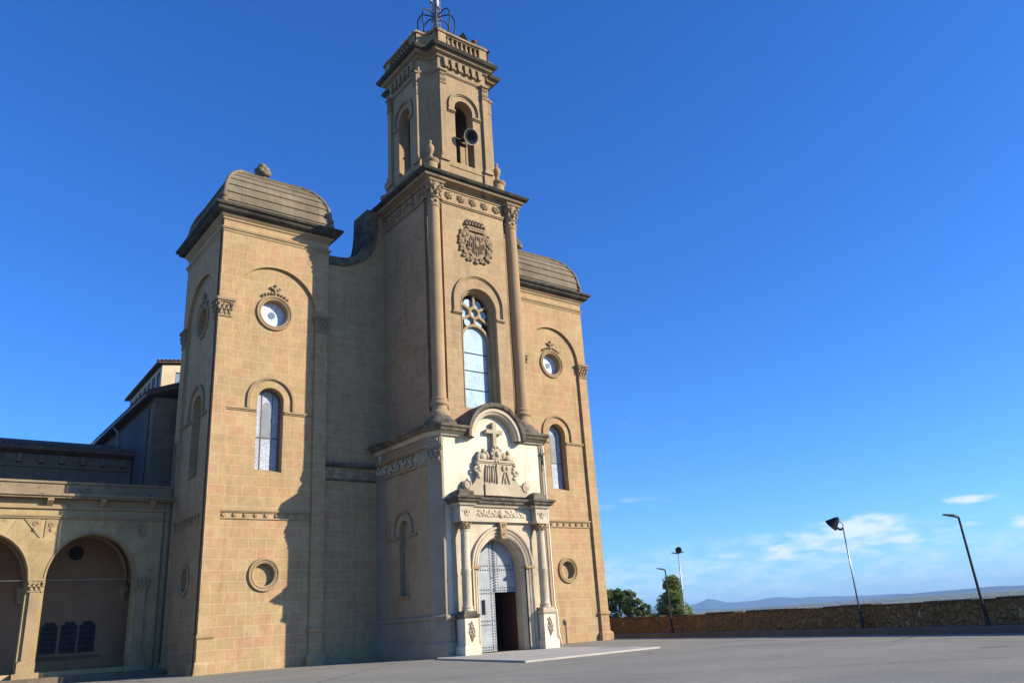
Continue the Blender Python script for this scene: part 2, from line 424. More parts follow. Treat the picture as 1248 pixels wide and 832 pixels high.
def ell(mb, c, ru, rv, rd, fr=None, tw=0.0):
    global _ico
    if _ico is None:
        bm = bmesh.new(); bmesh.ops.create_icosphere(bm, subdivisions=2, radius=1)
        _ico = ([v.co.copy() for v in bm.verts], [tuple(v.index for v in f.verts) for f in bm.faces]); bm.free()
    ct, st = math.cos(tw), math.sin(tw)
    vs = []
    for v in _ico[0]:
        a, b = v.x * ru, v.z * rv
        a, b = a * ct - b * st, a * st + b * ct
        if fr: vs.append(fr(c[0] + a, c[1] + b, c[2] + v.y * rd))
        else: vs.append((c[0] + a, c[1] + v.y * rd, c[2] + b))
    mb.add(vs, _ico[1])
def scroll(mb, fr, cu, cv, d, r, turn=1, th=.05, a0=0.0, loops=1.3):
    pts = []
    for i in range(15):
        t = i / 14; a = a0 + turn * 2 * PI * loops * t; rr = r * (1 - .82 * t)
        pts.append(fr(cu + rr * math.cos(a), cv + rr * math.sin(a), d))
    tube(mb, pts, th, 5)
def frieze(mb, fr, u0, u1, v0, v1, d, step=None, seed=1):
    # foliage scrollwork along a band
    rnd = random.Random(seed); h = v1 - v0; step = step or h * .95
    n = max(1, int((u1 - u0) / step)); step = (u1 - u0) / n
    for i in range(n):
        cu = u0 + (i + .5) * step; cv = (v0 + v1) / 2
        scroll(mb, fr, cu, cv, d, h * .36, 1 if i % 2 else -1, h * .065, rnd.random() * 6)
        ell(mb, (cu, cv, d), h * .11, h * .11, h * .09, fr)
        for k in range(4):
            a = rnd.random() * 6.28
            ell(mb, (cu + math.cos(a) * step * .42, cv + math.sin(a) * h * .38, d - .01), h * .13, h * .08, h * .07, fr, rnd.random() * 3)
def capital(mb, fr, u0, u1, v0, v1, d, proj=.2, seed=1, wrap=None):
    # square-plan leafy capital on a pilaster: neck, leaves, volutes, abacus
    w = u1 - u0; h = v1 - v0
    fbox(mb, fr, u0 - .04, u1 + .04, v0, v0 + h * .08, -.02, d + .06)
    fbox(mb, fr, u0 + .02, u1 - .02, v0 + h * .08, v1 - h * .14, -.02, d + .03)
    fbox(mb, fr, u0 - proj * .8, u1 + proj * .8, v1 - h * .14, v1, -.02, d + proj)
    fbox(mb, fr, u0 - proj * .5, u1 + proj * .5, v1 - h * .22, v1 - h * .14, -.02, d + proj * .6)
    rnd = random.Random(seed)
    n = max(3, int(w / .26))
    for row, (vv, sc) in enumerate(((.25, 1), (.5, 1.05))):
        for i in range(n + row):
            cu = u0 + (i + .5 - row * .5) * w / n
            ell(mb, (cu, v0 + h * vv, d + .04 + .04 * row), w / n * .36, h * .16, .06, fr, rnd.uniform(-.2, .2))
            ell(mb, (cu, v0 + h * (vv + .13), d + .11 + .05 * row), w / n * .25, h * .05, .06, fr)
    for s_ in (u0, u1):
        scroll(mb, fr, s_, v1 - h * .26, d + .1, h * .12, 1 if s_ == u0 else -1, .035)
        ell(mb, (s_, v1 - h * .26, d + .1), .05, .05, .05, fr)
def leafcap(mb, c, r, z0, z1, seed=1):
    # round corinthian-like capital
    h = z1 - z0
    lathe(mb, c, [(r * 1.12, z0 - .02), (r * 1.18, z0 + h * .06), (r * 1.0, z0 + h * .1), (r * 1.02, z0 + h * .4), (r * 1.3, z0 + h * .86), (r * 1.3, z0 + h * .88)], 20)
    for row, (zz, rr, n) in enumerate(((.28, 1.14, 8), (.55, 1.25, 8))):
        for i in range(n):
            a = 2 * PI * (i + .5 * row) / n
            p = (c[0] + math.cos(a) * r * rr, c[1] + math.sin(a) * r * rr, z0 + h * zz)
            ell(mb, p, r * .26, h * .15, r * .26)
            p = (c[0] + math.cos(a) * r * (rr + .2), c[1] + math.sin(a) * r * (rr + .2), z0 + h * (zz + .13))
            ell(mb, p, r * .2, h * .055, r * .2)
    for i in range(4):
        a = PI / 4 + i * PI / 2
        ell(mb, (c[0] + math.cos(a) * r * 1.5, c[1] + math.sin(a) * r * 1.5, z0 + h * .76), r * .3, h * .12, r * .3)
    k = r * 1.42
    sweep(mb, rectpath(c[0] - k, c[0] + k, c[1] - k, c[1] + k), [(-.08, z0 + h * .86), (0, z0 + h * .9), (.03, z0 + h * .93), (.03, z1)])

def thing(name, label, cat, loc=(0, 0, 0), group=None):
    o = bpy.data.objects.new(name, None); COL.objects.link(o); o.location = loc; o.empty_display_size = .5
    o['label'] = label; o['category'] = cat
    if group: o['group'] = group
    return o
def tag(o, label, cat, group=None):
    o['label'] = label; o['category'] = cat
    if group: o['group'] = group
    return o
def struct(o): o['kind'] = 'structure'; return o

# ================================================================== SETTING
K0 = Vector((13.67, -9.45)); K1 = Vector((6.32, -31.33))        # kerb foot line
KD = (K0 - K1).normalized(); KN = Vector((KD.y, -KD.x))          # along the kerb (away), and out over the edge
def kp(t, s, z=0.0):
    p = K1 + KD * t + KN * s; return Vector((p.x, p.y, z))

def ground_h(p, s, t):
    if s < 2.6: return 0.0
    k = min(1.0, (s - 2.6) / 120); k = k * k * (3 - 2 * k)
    h = -26 * k
    far = max(0.0, (s - 500) / 1400)
    h += min(1.0, far) * 30.5 + max(0.0, min(s - 1900, 5500)) * .0035
    h += noise.fractal(Vector((p.x * .004, p.y * .004, .3)), 1.0, 2.0, 5) * min(1, (s - 2.6) / 150) * (4 if s < 700 else 1.6)
    return h
ss = [-600, -250, -120, -60, -30, -12, -4, 0, 1.0, 2.5, 2.7, 4, 7, 12, 20, 32, 50, 75, 105, 140, 190, 260, 350, 460, 600, 750, 900, 1050, 1200, 1350, 1500, 1650, 1800, 1950, 2150, 2400, 2800, 3300, 3900, 4600, 5400, 6500, 8000, 12000]
ts = [-7000, -4000, -2500, -1600, -1000, -600, -350, -200, -100, -50, -20, 0, 20, 45, 80, 130, 200, 300, 420, 560, 720, 900, 1100, 1350, 1650, 2000, 2400, 3000, 3700, 4600, 5600, 7000, 9000, 13000]
g = MB(); vv = []
for s_ in ss:
    for t_ in ts:
        p = kp(t_, s_); vv.append((p.x, p.y, ground_h(p, s_, t_)))
nT = len(ts)
g.add(vv, [(i * nT + j, (i + 1) * nT + j, (i + 1) * nT + j + 1, i * nT + j + 1) for i in range(len(ss) - 1) for j in range(nT - 1)])
def ground_mat():
    M = NT('asphalt_and_country', .92, .2)
    f = M.noise(38, 5, .75); b = M.noise(.22, 5, .6); m_ = M.noise(3.0, 6, .7); sp = M.noise(90, 2, .5)
    c = M.mix(1.0, (.258, .240, .186), M.ramp(b, [(.3, .86), (.7, 1.1)]), 'MULTIPLY')
    c = M.mix(1.0, c, M.ramp(f, [(.3, .5), (.7, 1.45)]), 'MULTIPLY')
    c = M.mix(1.0, c, M.ramp(m_, [(.3, .92), (.7, 1.06)]), 'MULTIPLY')
    g2 = M.noise(11, 4, .8)
    c = M.mix(1.0, c, M.ramp(g2, [(.35, .78), (.65, 1.2)]), 'MULTIPLY')
    c = M.mix(M.ramp(sp, [(.62, 0.0), (.7, .6)]), c, (.44, .42, .38))
    wv = M.n('ShaderNodeTexNoise'); wv.inputs['Scale'].default_value = .8; wv.inputs['Detail'].default_value = 6; M.l(M.pos, wv.inputs['Vector'])
    wm = M.n('ShaderNodeMixRGB'); wm.inputs[0].default_value = .35; M.l(M.pos, wm.inputs[1]); M.l(wv.outputs['Color'], wm.inputs[2])
    ck = M.n('ShaderNodeTexVoronoi', feature='DISTANCE_TO_EDGE'); ck.inputs['Scale'].default_value = .11; M.l(wm.outputs[0], ck.inputs['Vector'])
    c = M.mix(M.ramp(ck.outputs['Distance'], [(.0, .75), (.006, 0.0)]), c, (.07, .065, .06))
    pt = M.ramp(M.noise(.09, 3, .5), [(.56, 0.0), (.575, .22)]); c = M.mix(pt, c, (.16, .155, .14))
    # countryside beyond the parapet: fields, scrub, pale villages
    v = M.n('ShaderNodeTexVoronoi'); v.inputs['Scale'].default_value = .012; M.l(M.pos, v.inputs['Vector'])
    cn = M.n('ShaderNodeSeparateColor'); M.l(v.outputs['Color'], cn.inputs[0])
    fld = M.ramp(cn.outputs[0], [(0.0, (.06, .075, .03)), (.35, (.13, .12, .06)), (.6, (.05, .065, .03)), (.8, (.2, .17, .10)), (1.0, (.08, .09, .04))])
    tw = M.ramp(M.noise(.05, 6, .8), [(.56, 0.0), (.6, 1.0)])
    fld = M.mix(tw, fld, (.62, .56, .48))
    ds = M.n('ShaderNodeVectorMath', operation='DOT_PRODUCT'); ds.inputs[1].default_value = (KN.x, KN.y, 0); M.l(M.pos, ds.inputs[0])
    lim = K1.x * KN.x + K1.y * KN.y + 2.4
    sel = M.math('GREATER_THAN', ds.outputs['Value'], lim)
    h = M.math('ADD', f, M.math('MULTIPLY', sp, .6)); M.bump(h, .5, .012)
    return M.out(M.mix(sel, c, fld))
struct(g.build('ground', ground_mat(), smooth=False))

# raised pavement with its kerb along the parapet
def kerb_mat():
    return plain_stone('kerb_concrete', (.16, .135, .10), .3, .6, (.08, .07, .055), 1.2)
pv = MB()
prof = [(0.0, -.2), (0.0, .25), (.03, .28), (.30, .28), (1.05, .29), (1.05, -.2)]
for (sa, za), (sb, zb) in zip(prof, prof[1:]):
    n_ = 60
    for i in range(n_):
        t0 = -90 + i * 300 / n_; t1 = t0 + 300 / n_
        pv.quad(kp(t0, sa, za), kp(t1, sa, za), kp(t1, sb, zb), kp(t0, sb, zb))
struct(pv.build('pavement', kerb_mat()))

# distant ridges
def ridge(name, D, pts, mat, depth, seed):
    # pts: (azimuth tangent from camera axis in degrees clockwise, crest height)
    C0 = Vector((-28.756, -45.282, 0)); mb = MB(); rows = []
    n_ = 170
    for r_, (kd, kh) in enumerate(((-.5, -.05), (-.36, .22), (-.22, .5), (-.1, .78), (0, 1), (.12, .8), (.3, .3), (.5, -.05))):
        row = []
        for i in range(n_ + 1):
            az = pts[0][0] + (pts[-1][0] - pts[0][0]) * i / n_
            for (a0, h0), (a1, h1) in zip(pts, pts[1:]):
                if a0 <= az <= a1 + 1e-6: h = h0 + (h1 - h0) * (az - a0) / (a1 - a0); break
            q = math.radians(az); d = Vector((math.sin(q), math.cos(q), 0)); dist = D + kd * depth
            P = C0 + d * dist
            h2 = h * (1 + .03 * noise.noise(Vector((az * 3.1, seed, 1.0))))
            z = (h2 + 26) * kh - 26 + (0 if r_ in (0, 7) else 9 * noise.fractal(Vector((P.x * .002, P.y * .002, seed)), 1, 2, 4) * (1 - abs(kd)))
            row.append((P.x, P.y, z))
        rows.append(row)
    m = n_ + 1
    mb.add([p for r_ in rows for p in r_], [(i * m + j, i * m + j + 1, (i + 1) * m + j + 1, (i + 1) * m + j) for i in range(len(rows) - 1) for j in range(n_)])
    return struct(mb.build(name, mat, smooth=True))
def hill_mat(name, a, b):
    M = NT(name, .95, .1)
    return M.out(M.mix(M.ramp(M.noise(.02, 7, .65), [(.4, 0.0), (.6, 1.0)]), a, b))
ridge('mountains', 9900, [(25, 100.6), (40, 110.9), (43.9, 115.1), (47.1, 84.4), (49.8, 90.3), (50.5, 140.9), (51.05, 128.2), (51.8, 90.3), (52.75, 85.1), (53.8, 85.1), (54.4, 100.6), (55.1, 110.9), (55.7, 96.8), (56.2, 85.1), (56.9, 87.7), (58.1, 72.2), (60, 67.1), (62.4, 59.3), (64.7, 36.1), (68.8, -7.7), (95, -28.4)],
      hill_mat('far_mountain_rock', (.03, .045, .05), (.06, .07, .075)), 1500, 3.1)
ridge('hills', 7500, [(25, 60.0), (43.8, 60.0), (49.8, 33.0), (52.4, 16.5), (55, 9.0), (57.5, 15.0), (60, 31.2), (62.4, 36.0), (63.8, 42.0), (64.7, 45.9), (66, 48.9), (67.3, 48.9), (68.9, 40.5), (74.8, 24.0), (95, 24.0)],
      hill_mat('wooded_hill', (.02, .035, .03), (.05, .06, .045)), 1500, 8.3)

# ================================================================== CHURCH
church = thing('church', 'large tan sandstone church with tall belfry, two domed corner towers and pale carved portal', 'church', (0, 0, 0))

def sill_wedge(mb, fr, cu, r, v, dep, drop):
    mb.quad(fr(cu - r, v - drop, 0), fr(cu + r, v - drop, 0), fr(cu + r, v, -dep), fr(cu - r, v, -dep))

def corner_tower(cx, side):
    """square tower 7 m wide, front face on y = 0"""
    x0, x1, y0, y1 = cx - 3.5, cx + 3.5, 0.0, 7.2
    H = 26.5; w = MB()
    root_part = None
    inner = arch(0, 2.7, 21.05, 0, 40)
    dp = .2
    faces = [(front(cx, y0), True), (left(x0, 3.6), True), (right(x1, 3.6), True)]
    win_c = 0.0
    for fr, det in faces:
        hw = 3.5 if fr.n.y else 3.6
        outer = [(-hw, 0)] + inner + [(hw, 0), (hw, H), (-hw, H)]
        panel(w, fr, outer)
        strip(w, fr, inner, -dp, 0, closed=False)
        win = arch(win_c, .82, 15.05, 10.75, 20)
        ocu = circ(0, 20.72, .86); rdl = circ(0, 4.96, .62)
        panel(w, fr, inner, [win, ocu, rdl], -dp)
        strip(w, fr, win[:], -dp - .62, -dp, closed=False)
        sill_wedge(w, Frame(fr(0, 0, -dp), fr.u, fr.n), 0, .82, 10.98, .62, .23)
        strip(w, fr, ocu, -dp - .5, -dp); strip(w, fr, rdl, -dp - .32, -dp)
        panel(w, fr, circ(0, 4.96, .62), (), -dp - .32)
        # low plinth: the pilasters swell at the foot
    panel(w, back(cx, y1), rect(-3.5, 3.5, 0, H))
    for px_ in (x0, x1 - .8):
        for py in (y0,):
            pass
    body = w.build('corner_tower', M_STONE, church)
    # pilaster feet and mouldings
    b = MB()
    for sx_ in (x0, x1):
        a0, a1 = (sx_, sx_ + .8) if sx_ == x0 else (sx_ - .8, sx_)
        path = rectpath(a0, a1, y0, y0 + .8)
        sweep(b, path, [(.16, 0), (.16, .48), (.05, .62), (.003, .64)], False)
        sweep(b, path, [(.003, 1.72), (.05, 1.76), (.10, 1.84), (.10, 1.95), (.003, 2.0)], False)
    path = rectpath(x0, x1, y1 - .8, y1)
    sweep(b, path, [(.12, 0), (.12, .48), (.003, .6)], False)
    b.build('pilaster_base', M_STONE, body)
    # string courses and cornice
    c = MB(); R_ = rectpath(x0, x1, y0, y1)
    sweep(c, R_, [(.0, 25.50), (.05, 25.56), (.05, 25.66), (.11, 25.70), (.15, 25.80), (.004, 25.88)], False)
    sweep(c, R_, [(.0, 26.30), (.08, 26.36), (.08, 26.46), (.2, 26.56), (.3, 26.74), (.3, 26.80)], False)
    c.build('string_course', M_TRIM, body)
    c = MB(); sweep(c, R_, [(.26, 26.66), (.40, 26.70), (.54, 26.80), (.58, 26.95), (.72, 27.03), (.74, 27.2), (.3, 27.32)])
    c.build('cornice', M_BLACK, body)
    # dentil band, hood string, hood mould
    for fi, (fr, _) in enumerate(faces):
        m = MB(); F2 = Frame(fr(0, 0, -dp), fr.u, fr.n)
        fbox(m, F2, -2.69, 2.69, 8.42, 8.52, -.01, .12); fbox(m, F2, -2.69, 2.69, 8.36, 8.42, -.01, .07)
        fbox(m, F2, -2.69, 2.69, 8.00, 8.07, -.01, .07)
        n = 9
        for i in range(n):
            u = -2.45 + i * 4.9 / (n - 1)
            fbox(m, F2, u - .09, u + .09, 8.15, 8.31, -.01, .09)
        for s_ in (-1, 1):
            a, b_ = sorted((s_ * .86, s_ * 2.67))
            fbox(m, F2, a, b_, 14.36, 14.46, -.01, .12); fbox(m, F2, a, b_, 14.28, 14.36, -.01, .06)
        prism(m, F2, archband(0, 1.47, 1.33, 15.05, 14.5), -.01, .13)
        prism(m, F2, archband(0, 1.33, 1.26, 15.05, 14.5), -.01, .05)
        m.build('hood_mould', M_TRIM, body)
        m = MB()
        for r0, cv in ((.62, 4.96), (.86, 20.72)):
            k = r0
            ring(m, F2, 0, cv, 0, 0, 0, 0, 44, [(k, -.02), (k, .05), (k + .09, .10), (k + .14, .06), (k + .18, .13), (k + .27, .13), (k + .31, .07), (k + .31, -.01)])
        m.build('round_moulding', M_TRIM, body, auto=.5)
        # little cross and berries above the oculus
        m = MB()
        fbox(m, F2, -.07, .07, 21.85, 22.45, -.01, .12); 
        for u_, v_ in ((-.27, 22.38), (.27, 22.38), (0, 22.56), (-.12, 22.3), (.13, 22.3)): ell(m, (u_, v_, .08), .11, .10, .1, F2)
        fbox(m, F2, -.2, .2, 22.28, 22.38, -.01, .1)
        for i in range(9):
            a = math.radians(128 - i * 9.5); ell(m, (1.32 * math.cos(a), 20.72 + 1.32 * math.sin(a), .07), .10, .07 + .03 * (i % 2), .09, F2, a)
        m.build('carved_cross', M_RELIEF, body, smooth=True)
        # glass
        m = MB(); panel(m, F2, arch(0, .84, 15.05, 10.9, 20), (), -.60); m.build('window_glass', M_GLW, body)
        m = MB(); panel(m, F2, arch(.0, .26, 14.85, 12.9, 12), (), -.585); m.build('window_mesh', M_GLD, body)
        m = MB()
        prism(m, F2, archband(0, .84, .70, 15.05, 10.95, 20), -.60, -.50)
        for v_ in (12.9,): fbox(m, F2, -.7, .7, v_ - .025, v_ + .025, -.6, -.55)
        for u_ in (-.33, .33): fbox(m, F2, u_ - .02, u_ + .02, 10.95, 15.6, -.6, -.56)
        m.build('window_frame', M_GPIPE, body)
        m = MB(); panel(m, F2, circ(0, 20.72, .88), (), -.46); m.build('rose_glass', M_GLR, body)
        m = MB(); panel(m, F2, circ(0, 20.72, .22), (), -.43)
        for i in range(12):
            a = 2 * PI * i / 12; ca, sa = math.cos(a), math.sin(a)
            p = [(.22 * ca - .008 * sa, .22 * sa + .008 * ca), (.86 * ca - .008 * sa, .86 * sa + .008 * ca), (.86 * ca + .008 * sa, .86 * sa - .008 * ca), (.22 * ca + .008 * sa, .22 * sa - .008 * ca)]
            panel(m, F2, [(u_, v_ + 20.72) for u_, v_ in p], (), -.445)
        m.build('rose_boss', M_GLDK, body)
    # capitals on the corner pilasters
    for (fr, a0, a1, sd_) in ((front(cx, y0), -3.5, -2.72, 1), (front(cx, y0), 2.72, 3.5, 2), (left(x0, 3.6), -3.6, -2.8, 3), (left(x0, 3.6), 2.8, 3.6, 4), (right(x1, 3.6), -3.6, -2.8, 5)):
        m = MB(); capital(m, fr, a0, a1, 19.88, 21.05, .0, .2, sd_); m.build('capital', M_RELIEF, body, auto=.6)
    # pavilion dome in stepped slab courses
    prof = [(3.56, 27.2), (3.58, 27.75), (3.55, 28.35), (3.45, 28.95), (3.25, 29.5), (2.96, 30.0), (2.58, 30.45), (2.12, 30.85), (1.55, 31.2), (.95, 31.48), (.35, 31.62)]
    r = MB(); cy = 3.6
    for i, ((h0, z0), (h1, z1)) in enumerate(zip(prof, prof[1:])):
        lip = .07
        R0 = rectpath(cx - h0 - lip, cx + h0 + lip, cy - h0 - lip, cy + h0 + lip); R1 = rectpath(cx - h1, cx + h1, cy - h1, cy + h1)
        Ri = rectpath(cx - h0 + .1, cx + h0 - .1, cy - h0 + .1, cy + h0 - .1)
        A = [(*p, z0 + .02) for p in Ri]; B = [(*p, z0) for p in R0]; B2 = [(*p, z0 + .07) for p in R0]; D_ = [(*p, z1 + .02) for p in R1]
        for P, Q in ((A, B), (B, B2), (B2, D_)):
            for k in range(4): r.quad(P[k], P[(k + 1) % 4], Q[(k + 1) % 4], Q[k])
    roof = r.build('dome_roof', M_ROOF, body)
    # vertical joints as shallow raised slabs
    j = MB(); rnd = random.Random(5 + cx)
    rb = MB()
    for sx_ in (-1, 1):
        for sy_ in (-1, 1):
            pts = [(cx + sx_ * (h + .02), cy + sy_ * (h + .02), z + .05) for h, z in prof]
            tube(rb, pts, .14, 8, .1)
    rb.build('roof_rib', M_ROOF, body, smooth=True)
    f = MB()
    lathe(f, (cx, cy), [(.5, 31.45), (.5, 31.7), (.32, 31.85), (.26, 32.3), (.4, 32.5), (.3, 32.62), (.22, 32.7)], 16)
    rnd = random.Random(3)
    for i in range(16):
        a = i * 2.4; k = .24 + .1 * (i % 3); z = 32.3 + .042 * i
        ell(f, (cx + math.cos(a) * k * .9, cy + math.sin(a) * k * .9, z), .24, .2 + .05 * (i % 2), .22)
    ell(f, (cx, cy, 32.95), .34, .42, .34)
    f.build('roof_finial', M_ROOF, body, auto=.7)
    f = MB()
    for sx_ in (-1, 1):
        for sy_ in (-1, 1):
            px_, py = cx + sx_ * 3.62, cy + sy_ * 3.62
            lathe(f, (px_, py), [(.26, 27.2), (.28, 27.35), (.2, 27.45), (.24, 27.6), (.2, 27.75), (.05, 27.85), (0, 27.86)], 12)
            ell(f, (px_, py, 28.0), .2, .22, .2)
    f.build('roof_ornament', M_ROOF, body, auto=.7)
    return body

lt = corner_tower(-11.35, -1)
rt = corner_tower(11.35, 1)

# downpipes on the left tower
p = MB(); tube(p, [(-14.93, -.02, 26.3), (-14.93, -.02, 2.1), (-14.98, -.10, 1.9), (-15.0, -.14, .5), (-15.06, -.2, .05)], .06, 8)
p.build('downpipe', M_BPIPE, lt, smooth=True)
p = MB(); tube(p, [(-14.9, .34, 25.6), (-14.9, .34, .2)], .028, 6); p.build('cable_conduit', M_GPIPE, lt, smooth=True)
p = MB(); tube(p, [(-14.97, 6.45, 13.5), (-14.97, 6.45, .6)], .05, 8); p.build('downpipe', M_GPIPE, lt, smooth=True)

# linking walls with concave scroll tops
def link_wall(s):
    C_out = [(-4.9, 29.9), (-4.93, 28.7), (-4.99, 27.9), (-5.1, 27.2), (-5.3, 26.6), (-5.6, 26.2), (-5.95, 25.97), (-6.4, 25.78), (-6.84, 25.68), (-7.6, 25.62), (-8.0, 25.6)]
    C_in = [(-4.05, 29.9), (-4.05, 28.6), (-4.1, 27.9), (-4.28, 27.1), (-4.62, 26.4), (-5.0, 25.98), (-5.5, 25.62), (-6.1, 25.3), (-6.65, 25.13), (-7.5, 25.05), (-8.0, 25.05)]
    fr = front(0, .35)
    sg = lambda L: [(s * -u, v) for u, v in L]
    m = MB()
    panel(m, fr, sg([(-3.4, 0), (-3.4, 29.9)] + C_out + [(-8.0, 0)]), (), 0)
    panel(m, back(0, 2.2), sg([(-3.4, 0), (-3.4, 29.9)] + C_out + [(-8.0, 0)]), (), 0)
    wl = m.build('linking_wall', M_STONE, church)
    m = MB()
    for i in range(len(C_out) - 1):
        a0, a1 = sg([C_out[i]])[0], sg([C_out[i + 1]])[0]; b0, b1 = sg([C_in[i]])[0], sg([C_in[i + 1]])[0]
        m.quad(fr(*a0, .16), fr(*a1, .16), fr(*b1, .16), fr(*b0, .16)); m.quad(fr(*b0, .16), fr(*b1, .16), fr(*b1, 0), fr(*b0, 0))
        m.quad(fr(*a0, .16), fr(*a1, .16), fr(*a1, -1.87), fr(*a0, -1.87))
    m.build('scroll_coping', M_DARKC, wl, auto=.6)
    m = MB(); u0, u1 = sorted((s * 4.17, s * 7.83))
    fbox(m, fr, u0, u1, 11.42, 11.62, 0, .22); fbox(m, fr, u0, u1, 11.34, 11.42, 0, .12); fbox(m, fr, u0, u1, 10.5, 10.62, 0, .10)
    m.build('string_course', M_DARKC, wl)
    m = MB(); frieze(m, fr, u0 + .05, u1 - .05, 10.62, 11.34, .05, .8, 4); m.build('carved_frieze', M_GREYP, wl, smooth=True)
    m = MB(); fbox(m, fr, u0, u1, 0, .5, 0, .1); m.build('plinth', M_STONE, wl)
link_wall(-1); link_wall(1)

# ------------------------------------------------------------------ central tower shaft
def central_tower():
    P = [(-2.55, -5.85), (2.55, -5.85), (2.55, -5.3), (3.0, -5.3), (3.0, -5.15), (3.5, -5.15), (3.5, 1.5), (-3.5, 1.5), (-3.5, -5.15), (-3.0, -5.15), (-3.0, -5.3), (-2.55, -5.3)]
    w = MB(); fr = front(0, -5.85)
    win = arch(.1, 1.36, 21.15, 14.3, 28)
    for i in range(len(P)):
        a, b = P[i], P[(i + 1) % len(P)]
        if i == 0: continue
        w.quad((*a, 12.0), (*b, 12.0), (*b, 29.5), (*a, 29.5))
    panel(w, fr, [(-2.55, 12.0), (2.55, 12.0), (2.55, 29.5), (-2.55, 29.5)], [win], 0)
    strip(w, fr, win, -1.2, 0)
    sh = w.build('tower_shaft', M_STONE2, church)
    m = MB()
    prism(m, fr, archband(.08, 2.02, 1.88, 21.45, 20.62, 32), -.01, .15); prism(m, fr, archband(.08, 1.88, 1.80, 21.45, 20.62, 32), -.01, .07)
    for s_ in (-1, 1):
        a, b = sorted((.08 + s_ * 1.36, .08 + s_ * 2.08)); fbox(m, fr, a, b, 20.5, 20.62, -.01, .16); fbox(m, fr, a, b, 20.43, 20.5, -.01, .08)
    archmould(m, fr, .1, 21.15, 14.3, [(1.36, .02), (1.42, .04), (1.46, .0)], 28)
    archmould(m, fr, .1, 21.15, 14.3, [(1.36, -.22), (1.26, -.25), (1.22, -.45), (1.15, -.5), (1.15, -.95)], 28)
    m.build('hood_mould', M_TRIM, sh)
    # stone tracery: an arched light, then a spoked ring above
    fr2 = front(.1, -5.2); m = MB()
    oc = arch(0, 1.18, 21.1, 14.3, 28)
    loops = [arch(0, .97, 19.05, 14.35, 24)]
    cv = 21.0
    prism(m, fr2, archband(0, 1.14, .97, 19.05, 14.3, 24), -.12, .12)
    ring(m, fr2, 0, cv, 0, 0, 0, 0, 28, [(.26, -.1), (.26, .1), (.3, .13), (.42, .13), (.46, .1), (.46, -.1)])
    for a in (90, 150, 210, 270, 330, 30):
        a = math.radians(a); L = 1.05 if a != math.radians(270) else .85
        ca, sa = math.cos(a), math.sin(a); q = .085
        L = {90: 1.25, 150: 1.3, 30: 1.3, 210: 1.25, 330: 1.25, 270: 1.0}[round(math.degrees(a))]
        prism(m, fr2, [(.43 * ca - q * sa, cv + .43 * sa + q * ca), (.43 * ca + q * sa, cv + .43 * sa - q * ca), (L * ca + q * sa, cv + L * sa - q * ca), (L * ca - q * sa, cv + L * sa + q * ca)], -.1, .1)
    m.build('tracery', M_TRIM, sh, auto=.5)
    m = MB(); panel(m, fr2, arch(0, 1.0, 19.05, 14.2, 24), (), -.1); m.build('window_glass', M_GLB, sh)
    m = MB()
    for a in (60, 120, 180, 240, 300, 0):
        q = math.radians(a); panel(m, fr2, circ(.72 * math.cos(q), cv + .72 * math.sin(q), .36, 12), (), -.09)
    panel(m, fr2, circ(0, cv, .3, 16), (), -.09)
    m.build('spandrel_glass', M_GLB, sh)
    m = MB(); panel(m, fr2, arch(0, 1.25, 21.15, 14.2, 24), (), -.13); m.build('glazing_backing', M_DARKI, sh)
    m = MB()
    for v_ in (15.75, 17.0, 18.2): fbox(m, fr2, -.98, .98, v_ - .02, v_ + .02, -.1, -.05)
    m.build('glazing_bar', M_POLE, sh)
    # corner columns
    for s_ in (-1, 1):
        c = (s_ * 3.2, -5.83); m = MB()
        lathe(m, c, [(.44, 14.62), (.42, 15.6), (.425, 20), (.40, 27.5), (.40, 27.62), (.45, 27.66), (.46, 27.74), (.40, 27.8), (.40, 28.3)], 32)
        col = m.build('column', M_COLM, sh, auto=.7)
        m = MB(); lathe(m, c, [(.62, 13.45), (.66, 13.6), (.58, 13.78), (.5, 13.84), (.47, 14.0), (.47, 14.1), (.55, 14.16), (.58, 14.26), (.54, 14.36), (.47, 14.4), (.5, 14.5), (.5, 14.58), (.44, 14.64)], 32)
        m.build('column_base', M_COLM, sh, auto=.7)
        m = MB(); k = .68
        lathe(m, c, [(1.05, 12.78), (1.05, 12.95), (.98, 13.1), (.72, 13.3), (.66, 13.46), (0, 13.46)], 24)
        m.build('column_pedestal', M_DARKC, sh, auto=.7)
        m = MB(); leafcap(m, c, .42, 28.3, 29.5, 5)
        for i in range(8):
            a = 2 * PI * i / 8; ell(m, (c[0] + .42 * math.cos(a), c[1] + .42 * math.sin(a), 28.02), .11, .12, .06)
        m.build('capital', M_RELIEF, sh, auto=.7)
    # frieze panel frames and rosettes
    m = MB()
    fbox(m, fr, -2.55, 2.55, 28.28, 28.36, -.01, .08); fbox(m, fr, -2.55, 2.55, 28.36, 28.48, -.01, .14); fbox(m, fr, -2.5, 2.5, 29.34, 29.42, -.01, .07)
    for F3 in (left(-3.5, -2.4), right(3.5, -2.4)):
        fbox(m, F3, -2.75, 2.75, 28.28, 28.36, -.01, .08); fbox(m, F3, -2.75, 2.75, 28.36, 28.48, -.01, .14)
    m.build('architrave', M_TRIM, sh)
    for u in (-1.95, -.97, .02, 1.01, 2.0):
        m = MB()
        for k in range(6):
            a = k * PI / 3 + .3; ell(m, (u + .16 * math.cos(a), 28.92 + .16 * math.sin(a), .05), .14, .085, .09, fr, a)
        ell(m, (u, 28.92, .1), .1, .1, .09, fr)
        scroll(m, fr, u, 28.92, .03, .33, 1, .04, 2.2, .8)
        m.build('rosette', M_RELIEF, sh, smooth=True)
    m = MB()
